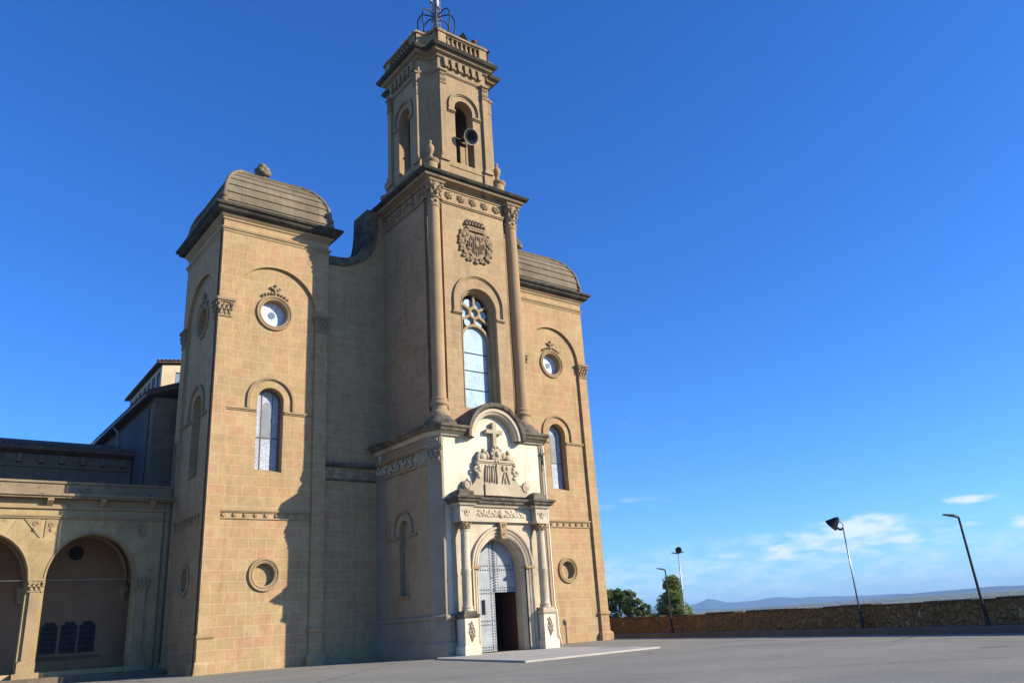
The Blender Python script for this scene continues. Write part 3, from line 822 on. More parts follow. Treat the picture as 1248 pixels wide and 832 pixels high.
    for F3 in (left(-3.5, -2.4), right(3.5, -2.4)): frieze(m, F3, -2.7, 2.7, 28.5, 29.4, .05, .9, 9)
    m.build('carved_frieze', M_RELIEF, sh, smooth=True)
    # cornice
    R_ = rectpath(-3.5, 3.5, -5.83, 1.5)
    m = MB(); sweep(m, R_, [(.12, 29.44), (.16, 29.5), (.2, 29.6), (.42, 29.68), (.6, 29.72), (.66, 29.86)]); m.build('cornice', M_CORN, sh)
    m = MB(); sweep(m, R_, [(.66, 29.86), (.72, 29.88), (.76, 29.93), (.84, 29.95), (.92, 30.08), (.92, 30.14), (.3, 30.22)]); m.build('cornice_coping', M_BLACK, sh)
    # pedestal block under the belfry
    m = MB(); m.box(-3.0, 3.0, -5.2, 1.0, 30.15, 30.4); m.build('belfry_base', M_TRIM, sh)
    return sh
shaft = central_tower()

def coat_of_arms(parent):
    fr = front(0.05, -5.85); m = MB(); rnd = random.Random(11)
    C = (0, 26.0)
    def pts(u, v): return (u, v)
    shield = [(u * 1.22, v) for u, v in [(-.62, 26.5), (-.3, 26.56), (0, 26.5), (.3, 26.56), (.62, 26.5), (.66, 25.7), (.5, 25.1), (.22, 24.75), (0, 24.6), (-.22, 24.75), (-.5, 25.1), (-.66, 25.7)]]
    prism(m, fr, shield, -.01, .1)
    for u, L in ((-.66, .25), (-.5, .5), (-.34, .62), (-.18, .74), (0, .86), (.18, .74), (.34, .62), (.5, .5), (.66, .25)):
        ell(m, (u, 25.6 + .1 * abs(u), .12), .045, L, .08, fr, rnd.uniform(-.05, .05))
    ell(m, (0, 25.75, .15), .2, .26, .12, fr)
    for (u, v) in ((-.3, 26.28), (.3, 26.28), (-.62, 26.35), (.62, 26.35), (-.52, 25.3), (.52, 25.3), (0, 25.2), (-.42, 25.85), (.42, 25.85)):
        scroll(m, fr, u, v, .13, .13, rnd.choice((-1, 1)), .045, rnd.random() * 6); ell(m, (u, v, .1), .12, .09, .09, fr, rnd.random() * 3)
    for s_ in (-1, 1):
        for (u, v, r_, t) in ((.98, 26.3, .24, 1), (1.12, 25.85, .22, -1), (1.05, 25.35, .26, 1), (.85, 24.95, .24, -1), (.45, 24.62, .2, 1), (.75, 26.62, .18, 1)):
            scroll(m, fr, s_ * u, v, .09, r_, s_ * t, .07, rnd.random() * 6)
            ell(m, (s_ * u, v, .07), r_ * .8, r_ * .7, .12, fr, rnd.random() * 3)
        for (u, v) in ((1.3, 26.1), (1.32, 25.6), (1.25, 25.1), (1.05, 24.72), (.7, 24.5), (1.12, 26.55), (.9, 25.6), (.92, 26.0)):
            ell(m, (s_ * u, v, .06), .14, .11, .11, fr, rnd.random() * 3)
    ell(m, (0, 24.42, .08), .2, .14, .12, fr)
    # crown above
    prism(m, fr, [(-.62, 26.66), (.62, 26.66), (.74, 26.95), (-.74, 26.95)], -.01, .2)
    for i in range(7):
        u = -.75 + i * .25; ell(m, (u, 27.12 + .09 * math.cos(u * 1.6), .12), .09, .15, .12, fr); 
    for i in range(6):
        u = -.62 + i * .25; ell(m, (u, 27.36 + .08 * math.cos(u * 1.6), .1), .12, .09, .11, fr)
    for i in range(9): ell(m, (-.6 + i * .15, 26.8, .2), .04, .04, .05, fr)
    tag2 = m.build('coat_of_arms', M_RELIEF, parent, auto=.7)
coat_of_arms(shaft)

# ------------------------------------------------------------------ belfry
def belfry():
    cx, cy, hw, fl = 0.0, -2.2, 3.12, 2.1
    Z0, Z1 = 30.2, 40.95
    def path(off=0.0, n=8):
        pts = []
        corners = [((1, -1)), ((1, 1)), ((-1, 1)), ((-1, -1))]
        # CCW starting on the front face; concave quarter arcs at the corners
        for (sx_, sy_) in corners:
            C_ = (cx + sx_ * hw, cy + sy_ * hw); r = hw - fl
            if (sx_, sy_) == (1, -1): a0, a1 = PI, PI / 2
            elif (sx_, sy_) == (1, 1): a0, a1 = 1.5 * PI, PI
            elif (sx_, sy_) == (-1, 1): a0, a1 = 2 * PI, 1.5 * PI
            else: a0, a1 = PI / 2, 0
            k = .16
            # small square returns either side of the hollow
            if (sx_, sy_) == (1, -1): pts.append((C_[0] - r, C_[1]))
            elif (sx_, sy_) == (1, 1): pts.append((C_[0], C_[1] - r))
            elif (sx_, sy_) == (-1, 1): pts.append((C_[0] + r, C_[1]))
            else: pts.append((C_[0], C_[1] + r))
            for i in range(n + 1):
                a = a0 + (a1 - a0) * i / n; rr = r - k
                pts.append((C_[0] + rr * math.cos(a) * 1.0 - sx_ * k, C_[1] + rr * math.sin(a) * 1.0 - sy_ * k))
            if (sx_, sy_) == (1, -1): pts.append((C_[0], C_[1] + r))
            elif (sx_, sy_) == (1, 1): pts.append((C_[0] - r, C_[1]))
            elif (sx_, sy_) == (-1, 1): pts.append((C_[0], C_[1] - r))
            else: pts.append((C_[0] + r, C_[1]))
        return pts
    P = path()
    w = MB(); frs = [front(cx, cy - hw), right(cx + hw, cy), back(cx, cy + hw), left(cx - hw, cy)]
    per = len(P) // 4
    for q in range(4):
        seg = P[q * per:(q + 1) * per]
        for a, b in zip(seg, seg[1:]): w.quad((*a, Z0), (*b, Z0), (*b, Z1), (*a, Z1))
        fr = frs[q]
        op = arch(0, .78, 36.75, 32.2, 20)
        panel(w, fr, rect(-fl, fl, Z0, Z1), [op], 0); strip(w, fr, op, -.8, 0)
        panel(w, Frame(fr(0, 0, -.8), fr.u, -fr.n), rect(-fl, fl, Z0, Z1), [op], 0)
    w.box(cx - 2.2, cx + 2.2, cy - 2.2, cy + 2.2, 31.6, 31.9)   # floor
    w.box(cx - 2.4, cx + 2.4, cy - 2.4, cy + 2.4, 39.6, 39.9)   # vault
    b = w.build('belfry', M_BELF, church)
    m = MB()
    for fr in frs:
        prism(m, fr, archband(0, 1.36, 1.2, 36.8, 36.42, 24), -.01, .16); prism(m, fr, archband(0, 1.2, 1.12, 36.8, 36.42, 24), -.01, .08)
        for s_ in (-1, 1):
            a, c = sorted((s_ * .8, s_ * 1.42)); fbox(m, fr, a, c, 36.3, 36.42, -.01, .18); fbox(m, fr, a, c, 36.22, 36.3, -.01, .09)
    m.build('hood_mould', M_TRIM, b)
    m = MB()
    for fr in frs:
        for s_ in (-1, 1):
            a, c = sorted((s_ * 1.62, s_ * 2.1)); fbox(m, fr, a, c, 32.2, 38.3, -.01, .2)
            a, c = sorted((s_ * 1.5, s_ * 2.22)); fbox(m, fr, a, c, 31.95, 32.2, -.01, .28); fbox(m, fr, a, c, Z0, 31.95, -.01, .14)
        fbox(m, fr, -1.6, 1.6, 31.75, 32.0, -.01, .06)
    m.build('pilaster', M_BELF, b, bevel=.01)
    m = MB()
    for i, fr in enumerate(frs):
        for s_ in (-1, 1):
            a, c = sorted((s_ * 1.62, s_ * 2.1)); fbox(m, fr, a - .04, c + .04, 38.3, 38.4, -.01, .26)
            fbox(m, fr, a, c, 38.4, 39.35, -.01, .22); fbox(m, fr, a - .08, c + .08, 39.35, 39.5, -.01, .34)
            frieze(m, fr, a, c, 38.4, 38.88, .23, .22, i + 2); frieze(m, fr, a, c, 38.86, 39.34, .24, .24, i + 7)
    m.build('capital', M_RELIEF, b)
    m = MB()
    for i, fr in enumerate(frs):
        fbox(m, fr, -1.54, 1.54, 39.38, 39.5, -.01, .12); fbox(m, fr, -1.54, 1.54, 39.3, 39.38, -.01, .06)
        for k in range(6):
            u = -1.5 + k * .6
            prism(m, fr, [(u - .11, 39.9), (u + .11, 39.9), (u + .2, 40.62), (u - .2, 40.62)], -.01, .26)
            ell(m, (u + .3, 40.1, .05), .13, .2, .1, fr) if k < 5 else None
    m.build('bracket_frieze', M_RELIEF, b)
    m = MB()
    sweep(m, P, [(.02, 39.4), (.1, 39.5), (.1, 39.62), (.03, 39.66)], False)
    sweep(m, P, [(.02, 40.6), (.14, 40.66), (.2, 40.82), (.42, 40.9), (.46, 41.05), (.6, 41.1)], False)
    m.build('cornice', M_CORN, b)
    m = MB(); sweep(m, P, [(.6, 41.08), (.68, 41.12), (.76, 41.28), (.78, 41.38), (.3, 41.5), (-.6, 41.52)]); m.build('cornice_coping', M_BLACK, b)
    # parapet: solid hollow corners and end blocks, balusters between
    m = MB()
    inset = lambda d: [tuple(p) for p in offset(P, d)]
    A, B = inset(.25), inset(-.02)
    for q in range(4):
        for i in range(q * per, (q + 1) * per - 1):
            a0, a1, b0, b1 = A[i], A[i + 1], B[i], B[i + 1]
            m.quad((*a0, 41.45), (*a1, 41.45), (*a1, 42.75), (*a0, 42.75)); m.quad((*b1, 41.45), (*b0, 41.45), (*b0, 42.75), (*b1, 42.75))
            m.quad((*a0, 42.75), (*a1, 42.75), (*b1, 42.75), (*b0, 42.75))
    for fr in frs:
        for s_ in (-1, 1):
            a, c = sorted((s_ * 1.5, s_ * 2.16)); fbox(m, fr, a, c, 41.45, 42.75, -.1, .3)
        fbox(m, fr, -1.5, 1.5, 41.45, 41.66, -.05, .25)
    m.build('parapet', M_BELF, b)
    m = MB()
    C1, C2 = inset(.36), inset(-.12)
    for q in range(4):
        for i in range(q * per, (q + 1) * per - 1):
            a0, a1, b0, b1 = C1[i], C1[i + 1], C2[i], C2[i + 1]
            m.quad((*a0, 42.72), (*a1, 42.72), (*a1, 42.9), (*a0, 42.9)); m.quad((*a0, 42.9), (*a1, 42.9), (*b1, 42.9), (*b0, 42.9)); m.quad((*a0, 42.72), (*a1, 42.72), (*b1, 42.72), (*b0, 42.72))
    for fr in frs:
        fbox(m, fr, -2.24, 2.24, 42.72, 42.9, -.16, .38); fbox(m, fr, -1.5, 1.5, 42.6, 42.72, -.06, .26)
        for s_ in (-1, 1): a, c = sorted((s_ * 1.46, s_ * 2.2)); fbox(m, fr, a, c, 42.88, 43.0, -.12, .34)
    m.build('parapet_coping', M_CORN, b)
    for fi, fr in enumerate(frs):
        for k in range(7):
            u = -1.23 + k * .41; c = fr(u, 0, .1); m = MB()
            lathe(m, (c.x, c.y), [(.12, 41.66), (.12, 41.74), (.06, 41.8), (.13, 42.0), (.14, 42.12), (.07, 42.38), (.06, 42.46), (.11, 42.52), (.11, 42.61)], 10)
            m.build('baluster', M_TRIM, b, auto=.8)
    # low roof inside the parapet
    m = MB(); sweep(m, P, [(-.2, 41.5), (-.5, 42.5), (-1.2, 43.6), (-1.6, 44.2)]); m.build('belfry_roof', M_ROOF, b)
    m = MB(); lathe(m, (0, -2.2), [(1.5, 43.9), (1.5, 44.6), (1.62, 44.7), (1.62, 44.9), (0, 45.0)], 20); m.build('crown_base', M_CORN, b, auto=.7)
    # urns at the corners of the tower cornice
    for (ux_, uy_) in ((-2.85, -5.15), (2.85, -5.15), (-2.85, .75), (2.85, .75)):
        m = MB()
        lathe(m, (ux_, uy_), [(a_ * .77, 30.2 + (b_ - 30.2) * .93) for a_, b_ in [(.60, 30.2), (.60, 31.5), (.58, 31.55), (.74, 31.66), (.78, 31.8), (.5, 31.9), (.34, 32.0), (.26, 32.15), (.17, 32.3), (.17, 32.42), (.28, 32.56), (.36, 32.8), (.34, 33.0), (.2, 33.2), (.1, 33.26), (.09, 33.34), (.15, 33.42), (.15, 33.52), (.05, 33.62), (0, 33.62)]], 20)
        m.build('stone_urn', M_TRIM, b, auto=.7)
    return b
bel = belfry()

# bell hanging inside
bt = MB(); tube(bt, [(-2.3, -2.2, 36.3), (2.3, -2.2, 36.3)], .14, 8); bt.build('bell_beam', M_WOOD, bel)
bm_ = MB(); lathe(bm_, (0, -2.2), [(.0, 36.1), (.25, 36.05), (.38, 35.7), (.45, 35.1), (.62, 34.7), (.66, 34.6), (.6, 34.58)], 24)
tag(bm_.build('church_bell', simple('bronze', (.10, .085, .05), .45, .8), None, smooth=True), 'dark bronze bell hanging inside the open belfry behind the arch', 'bell')

# loudspeaker horn in the front opening
ls = thing('loudspeaker', 'grey horn loudspeaker mounted in the front arch opening of the belfry', 'loudspeaker', (.2, -5.3, 33.9))
ax = Vector((.0, -.93, -.30)).normalized(); o_ = Vector((.08, -6.0, 34.2)); sideA = ax.orthogonal().normalized(); sideB = ax.cross(sideA)
m = MB(); pr = [(.12, .9), (.16, .55), (.26, .3), (.4, .12), (.56, .0), (.60, .0), (.60, .04), (.53, .03), (.36, .16), (.2, .34), (.08, .5), (.0, .5)]
for i in range(28):
    a0, a1 = 2 * PI * i / 28, 2 * PI * (i + 1) / 28
    for (r0, d0), (r1, d1) in zip(pr, pr[1:]):
        f_ = lambda r, d, a: o_ - ax * d + (sideA * math.cos(a) + sideB * math.sin(a)) * r
        m.quad(f_(r0, d0, a0), f_(r0, d0, a1), f_(r1, d1, a1), f_(r1, d1, a0))
m.build('horn', M_HORN, ls, auto=.7)
m = MB()
for i in range(28):
    a0, a1 = 2 * PI * i / 28, 2 * PI * (i + 1) / 28
    for (r0, d0), (r1, d1) in zip(((.525, .02), (.35, .15), (.19, .33), (.09, .45)), ((.35, .15), (.19, .33), (.09, .45), (.0, .45))):
        m.quad(f_(r0, d0, a0), f_(r0, d0, a1), f_(r1, d1, a1), f_(r1, d1, a0))
m.build('horn_mouth', M_IRON, ls, auto=.7)
m = MB(); tube(m, [o_ - ax * .85, o_ - ax * 1.2], .17, 12); m.build('driver', M_IRON, ls)
m = MB(); tube(m, [(-.8, -5.2, 34.3), (.8, -5.2, 34.3)], .04, 6); tube(m, [o_ - ax * .6, (.05, -5.2, 34.3)], .035, 6); tube(m, [(.1, -5.2, 34.3), (.1, -5.2, 32.2)], .035, 6)
m.build('bracket', M_IRON, ls)

# iron crown and lattice mast on the summit
ic = thing('iron_crown', 'black open wrought iron crown on top of the belfry', 'crown', (0, -2.2, 44.9))
for k in range(8):
    a = 2 * PI * k / 8 + .2; pts = []
    for (r, z) in ((1.4, 44.95), (1.5, 45.6), (1.62, 46.4), (1.6, 47.1), (1.35, 47.6), (.95, 47.72), (.5, 47.6), (.12, 47.5)):
        pts.append((math.cos(a) * r * .92, -2.2 + math.sin(a) * r * .92, z))
    m = MB(); tube(m, pts, .055, 6); m.build('crown_arch', M_IRON, ic, smooth=True)
m = MB(); tube(m, [(1.42 * math.cos(2 * PI * i / 24), -2.2 + 1.42 * math.sin(2 * PI * i / 24), 45.0) for i in range(25)], .07, 6); m.build('crown_ring', M_IRON, ic)
ms = thing('lattice_mast', 'grey galvanised lattice antenna mast rising through the iron crown', 'antenna mast', (0, -2.2, 45))
m = MB()
for k in range(3):
    a = 2 * PI * k / 3; tube(m, [(.4 * math.cos(a), -2.2 + .4 * math.sin(a), 44.9), (.4 * math.cos(a), -2.2 + .4 * math.sin(a), 54)], .05, 6)
m.build('mast_leg', M_GALV, ms)
m = MB()
for i in range(22):
    z = 45 + i * .4
    for k in range(3):
        a, c = 2 * PI * k / 3, 2 * PI * ((k + 1) % 3) / 3
        A = (.4 * math.cos(a), -2.2 + .4 * math.sin(a), z); B = (.4 * math.cos(c), -2.2 + .4 * math.sin(c), z + .4)
        tube(m, [A, B], .032, 4); tube(m, [A, (B[0], B[1], z)], .032, 4)
m.build('lattice_brace', M_GALV, ms)
m = MB()
for (a, z) in ((.4, 48.4), (2.5, 49.0), (4.5, 48.2)):
    m.box(.35 * math.cos(a) - .1, .35 * math.cos(a) + .1, -2.2 + .35 * math.sin(a) - .1, -2.2 + .35 * math.sin(a) + .1, z, z + .8)
m.build('antenna', M_GALV, ms)
m = MB(); tube(m, [(1.4, -5.2, 42.9), (1.4, -5.2, 43.5)], .2, 10); tube(m, [(1.4, -5.2, 43.45), (1.4, -5.2, 43.62)], .25, 10)
tag(m.build('chimney_pot', M_TILE, None, auto=.7), 'short round stone pot standing on the belfry parapet', 'vent')

# ------------------------------------------------------------------ portal body
def portal_body():
    PX = [(-4.15, .35), (-4.15, -5.95), (-3.75, -6.65), (3.75, -6.65), (4.15, -5.95), (4.15, .35)]
    w = MB(); fr = front(0, -6.65)
    TOP = 12.15
    dr = arch(0, 1.95, 4.65, 0, 28, 2.05)
    gable = [(-3.75, 0)] + dr + [(3.75, 0), (3.75, TOP), (1.95, TOP)] + [(1.95 * math.cos(PI * i / 24), 12.15 + 1.95 * math.sin(PI * i / 24)) for i in range(1, 24)] + [(-1.95, TOP), (-3.75, TOP)]
    panel(w, fr, gable)
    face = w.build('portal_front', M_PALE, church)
    # sides
    sd_ = MB()
    for s_ in (-1, 1):
        F3 = left(-4.15, 0) if s_ < 0 else right(4.15, 0)
        niche = arch(-3.0, .56, 7.15, 3.4, 16)
        panel(sd_, F3, rect(-4.75, -.95, 0, TOP), [niche], 0); strip(sd_, F3, niche, -.35, 0); panel(sd_, F3, niche, (), -.35)
        F4 = Frame(F3(0, 0, .07), F3.u, F3.n)
        panel(sd_, F4, rect(-5.95, -4.75, 0, TOP), (), 0); strip(sd_, F4, rect(-5.95, -4.75, 0, TOP), -.07, 0)
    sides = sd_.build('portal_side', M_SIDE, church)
    gp = MB()
    for s_ in (-1, 1):
        F3 = left(-4.15, 0) if s_ < 0 else right(4.15, 0)
        fbox(gp, F3, -.95, .34, 0, TOP, -.1, .05)
        gp.quad((s_ * 4.22, -5.95, 0), (s_ * 3.75, -6.655, 0), (s_ * 3.75, -6.655, TOP), (s_ * 4.22, -5.95, TOP))
        gp.quad((s_ * 3.62, -6.72, 0), (s_ * 3.76, -6.72, 0), (s_ * 3.76, -6.72, TOP), (s_ * 3.62, -6.72, TOP))
        gp.quad((s_ * 4.25, -6.0, 0), (s_ * 3.76, -6.72, 0), (s_ * 3.76, -6.72, TOP), (s_ * 4.25, -6.0, TOP))
        gp.quad((s_ * 3.62, -6.72, 0), (s_ * 3.62, -6.6, 0), (s_ * 3.62, -6.6, TOP), (s_ * 3.62, -6.72, TOP))
    gp.build('corner_pier', M_GREYP, face)
    # plinth
    PP = [(-4.22, .34), (-4.22, -5.95), (-3.76, -6.72), (-3.62, -6.72), (-3.62, -6.66), (-3.2, -6.66), (-3.2, .34)]
    for s_ in (-1, 1):
        path = [(x, y) for x, y in PP] if s_ < 0 else [(-x, y) for x, y in reversed(PP)]
        b = MB()
        sweep(b, path, [(.16, 0), (.16, .72), (.12, .80), (.06, .82)], False)
        sweep(b, path, [(.06, .8), (.06, 1.92), (.1, 1.95), (.16, 2.05), (.16, 2.14), (.02, 2.22)], False)
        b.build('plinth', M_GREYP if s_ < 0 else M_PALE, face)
    m = MB()
    for s_ in (-1, 1):
        F3 = left(-4.15, 0) if s_ < 0 else right(4.15, 0)
        prism(m, F3, archband(-3.0, 1.1, .98, 7.15, 6.8, 20), -.01, .12)
        for a, c in ((-4.55, -3.58), (-2.42, -.97)): fbox(m, F3, a, c, 6.68, 6.8, -.01, .12)
        fbox(m, F3, -3.62, -2.38, 3.25, 3.42, -.01, .1)
    m.build('niche_moulding', M_TRIM, sides)
    # carved band on sides and piers
    m = MB()
    for s_ in (-1, 1):
        F3 = left(-4.15, 0) if s_ < 0 else right(4.15, 0)
        fbox(m, F3, -5.95, .33, 11.5, 11.66, -.01, .2); fbox(m, F3, -5.95, .33, 11.42, 11.5, -.01, .13); fbox(m, F3, -5.95, .33, 10.5, 10.62, -.01, .12)
    m.build('string_course', M_TRIM, sides)
    m = MB()
    for s_ in (-1, 1):
        F3 = left(-4.15, 0) if s_ < 0 else right(4.15, 0)
        frieze(m, F3, -5.9, .3, 10.64, 11.42, .09, .72, 21)
        ell(m, (-.3, 12.0 - .12, .08), .2, .2, .1, F3); scroll(m, F3, -.3, 11.88, .1, .28, 1, .05)
    m.build('carved_frieze', M_TRIMP, sides, smooth=True)
    n45 = Vector((-.85, -.52, 0)).normalized(); u45 = Vector((.52, -.85, 0)).normalized()
    for s_ in (-1, 1):
        nn = Vector((n45.x * -s_, n45.y, 0)); uu = Vector((u45.x * -s_, u45.y, 0))
        F5 = Frame((s_ * 4.0, -6.33, 0), uu, nn)
        m = MB(); capital(m, F5, -.42, .42, 10.5, 11.62, .0, .2, 31)
        fbox(m, F5, -.4, .4, 11.66, 12.14, -.1, .04)
        for k in range(5): ell(m, (-.2 + .1 * k, 11.9 + .06 * (k % 2), .05), .1, .12, .08, F5)
        m.build('capital', M_GREYP, face, auto=.7)
    # cornice, breaking up into the round gable
    R_ = [(-4.22, .35), (-4.22, -5.95), (-3.76, -6.72), (3.76, -6.72), (4.22, -5.95), (4.22, .35)]
    prof = [(.02, 12.12), (.1, 12.16), (.16, 12.3), (.3, 12.36)]; prof2 = [(.3, 12.35), (.42, 12.38), (.48, 12.52), (.58, 12.6), (.6, 12.72), (.1, 12.84)]
    half = 2.02
    for nm, pr_, mt in (('cornice', prof, M_TRIMP), ('cornice_coping', prof2, M_DARKC)):
        m = MB()
        for s_ in (-1, 1):
            # left / right halves stop at the gable
            base = [(s_ * half, -6.72), (s_ * 3.76, -6.72), (s_ * 4.22, -5.95), (s_ * 4.22, .35)]
            rings = []
            for o_2, z in pr_:
                ring_ = []
                for i, p_ in enumerate(base):
                    pv_ = Vector(p_)
                    es = []
                    if i > 0: es.append((pv_ - Vector(base[i - 1])).normalized())
                    if i < len(base) - 1: es.append((Vector(base[i + 1]) - pv_).normalized())
                    ns = [Vector((e_.y, -e_.x)) * (1 if s_ > 0 else -1) for e_ in es]
                    mm = ns[0] if len(ns) == 1 else ns[0] + ns[1]
                    q = pv_ + (mm * o_2 if len(ns) == 1 else mm * (2 * o_2 / mm.length_squared))
                    ring_.append((q.x, q.y, z))
                rings.append(ring_)
            for A, B in zip(rings, rings[1:]):
                for i in range(len(A) - 1): m.quad(A[i], A[i + 1], B[i + 1], B[i])
            # end face towards the gable
            E_ = [r_[0] for r_ in rings] + [(rings[-1][0][0], -6.6, rings[-1][0][2]), (rings[0][0][0], -6.6, rings[0][0][2])]
            m.add(E_, [tuple(range(len(E_)))])
        m.build(nm, mt, face)
    F6 = front(0, -6.65); m = MB()
    archmould(m, F6, 0, 12.15, 12.13, [(1.5, -.0), (1.5, .32), (1.56, .40), (1.62, .40), (1.68, .5), (1.86, .52)], 36)
    m.build('gable_moulding', M_TRIMP, face, auto=.5)
    m = MB()
    archmould(m, F6, 0, 12.2, 12.13, [(1.86, .52), (1.92, .62), (2.06, .68), (2.14, .68), (2.2, .5), (2.2, -.85)], 36)
    m.build('gable_coping', M_DARKC, face, auto=.5)
    # flat roof over the body
    m = MB(); m.add([(-4.3, .35, 12.78), (-4.3, -6.0, 12.78), (-3.9, -6.62, 12.78), (3.9, -6.62, 12.78), (4.3, -6.0, 12.78), (4.3, .35, 12.78)], [(0, 1, 2, 3, 4, 5)])
    m.build('body_roof', M_DARKC, face)
    return face
pb = portal_body()

# cross and carved group over the door
fr = front(0, -6.65)
m = MB(); prism(m, fr, [(-.13, 11.6), (.13, 11.6), (.13, 12.5), (.62, 12.5), (.62, 12.74), (.13, 12.74), (.13, 13.2), (-.13, 13.2), (-.13, 12.74), (-.62, 12.74), (-.62, 12.5), (-.13, 12.5)], .06, .3)
m.build('stone_cross', M_GROUP, pb, bevel=.02)
m = MB(); rnd = random.Random(4)
out = [(-2.35, 8.72), (2.35, 8.72), (2.3, 9.0), (1.95, 9.15), (1.6, 9.5), (1.35, 9.95), (1.22, 10.5), (1.2, 10.72), (-1.2, 10.72), (-1.22, 10.5), (-1.35, 9.95), (-1.6, 9.5), (-1.95, 9.15), (-2.3, 9.0)]
prism(m, fr, out, -.01, .3)
fbox(m, fr, -1.38, 1.38, 10.72, 10.84, -.01, .42); fbox(m, fr, -1.28, 1.28, 10.64, 10.72, -.01, .36)
fbox(m, fr, -.95, 1.0, 8.72, 9.4, .29, .4)
for i in range(9):   # hanging drapery folds
    u = -.85 + i * .11; ell(m, (u + .05 * math.sin(i * 2), 10.0, .34), .05, .58 - .05 * (i % 3), .09, fr, .08 * (i - 4) * .3)
ell(m, (.48, 9.82, .32), .05, .42, .08, fr, -.3); ell(m, (.82, 9.82, .32), .05, .42, .08, fr, .3); ell(m, (.65, 9.65, .32), .08, .22, .07, fr); ell(m, (.5, 10.4, .32), .12, .2, .09, fr); ell(m, (.8, 10.42, .32), .1, .14, .07, fr)
fbox(m, fr, -.02, .05, 9.4, 10.6, .29, .4)
for s_ in (-1, 1):
    scroll(m, fr, s_ * 2.2, 9.28, .28, .3, s_, .1, PI / 2, 1.2); ell(m, (s_ * 2.2, 9.3, .2), .26, .26, .18, fr)
    scroll(m, fr, s_ * 1.45, 10.2, .28, .22, -s_, .08, 0, 1.1)
    for k in range(5): ell(m, (s_ * (1.3 + .08 * math.sin(k * 2)), 9.8 + k * .2, .25), .14, .14, .16, fr)
    # cherub figures at the ends of the shelf
    ell(m, (s_ * .95, 11.02, .25), .28, .26, .2, fr); ell(m, (s_ * .92, 11.36, .3), .15, .17, .16, fr); ell(m, (s_ * 1.2, 11.05, .22), .16, .3, .12, fr, s_ * .5)
    ell(m, (s_ * .62, 11.15, .25), .13, .26, .13, fr, -s_ * .4)
ell(m, (0, 11.15, .3), .42, .5, .22, fr)
for k in range(10):
    a = k * 2 * PI / 10; ell(m, (.36 * math.cos(a), 11.2 + .42 * math.sin(a), .38), .1, .12, .1, fr)
ell(m, (0, 11.2, .5), .16, .2, .12, fr)
m.build('carved_group', M_GROUP, pb, auto=.7)

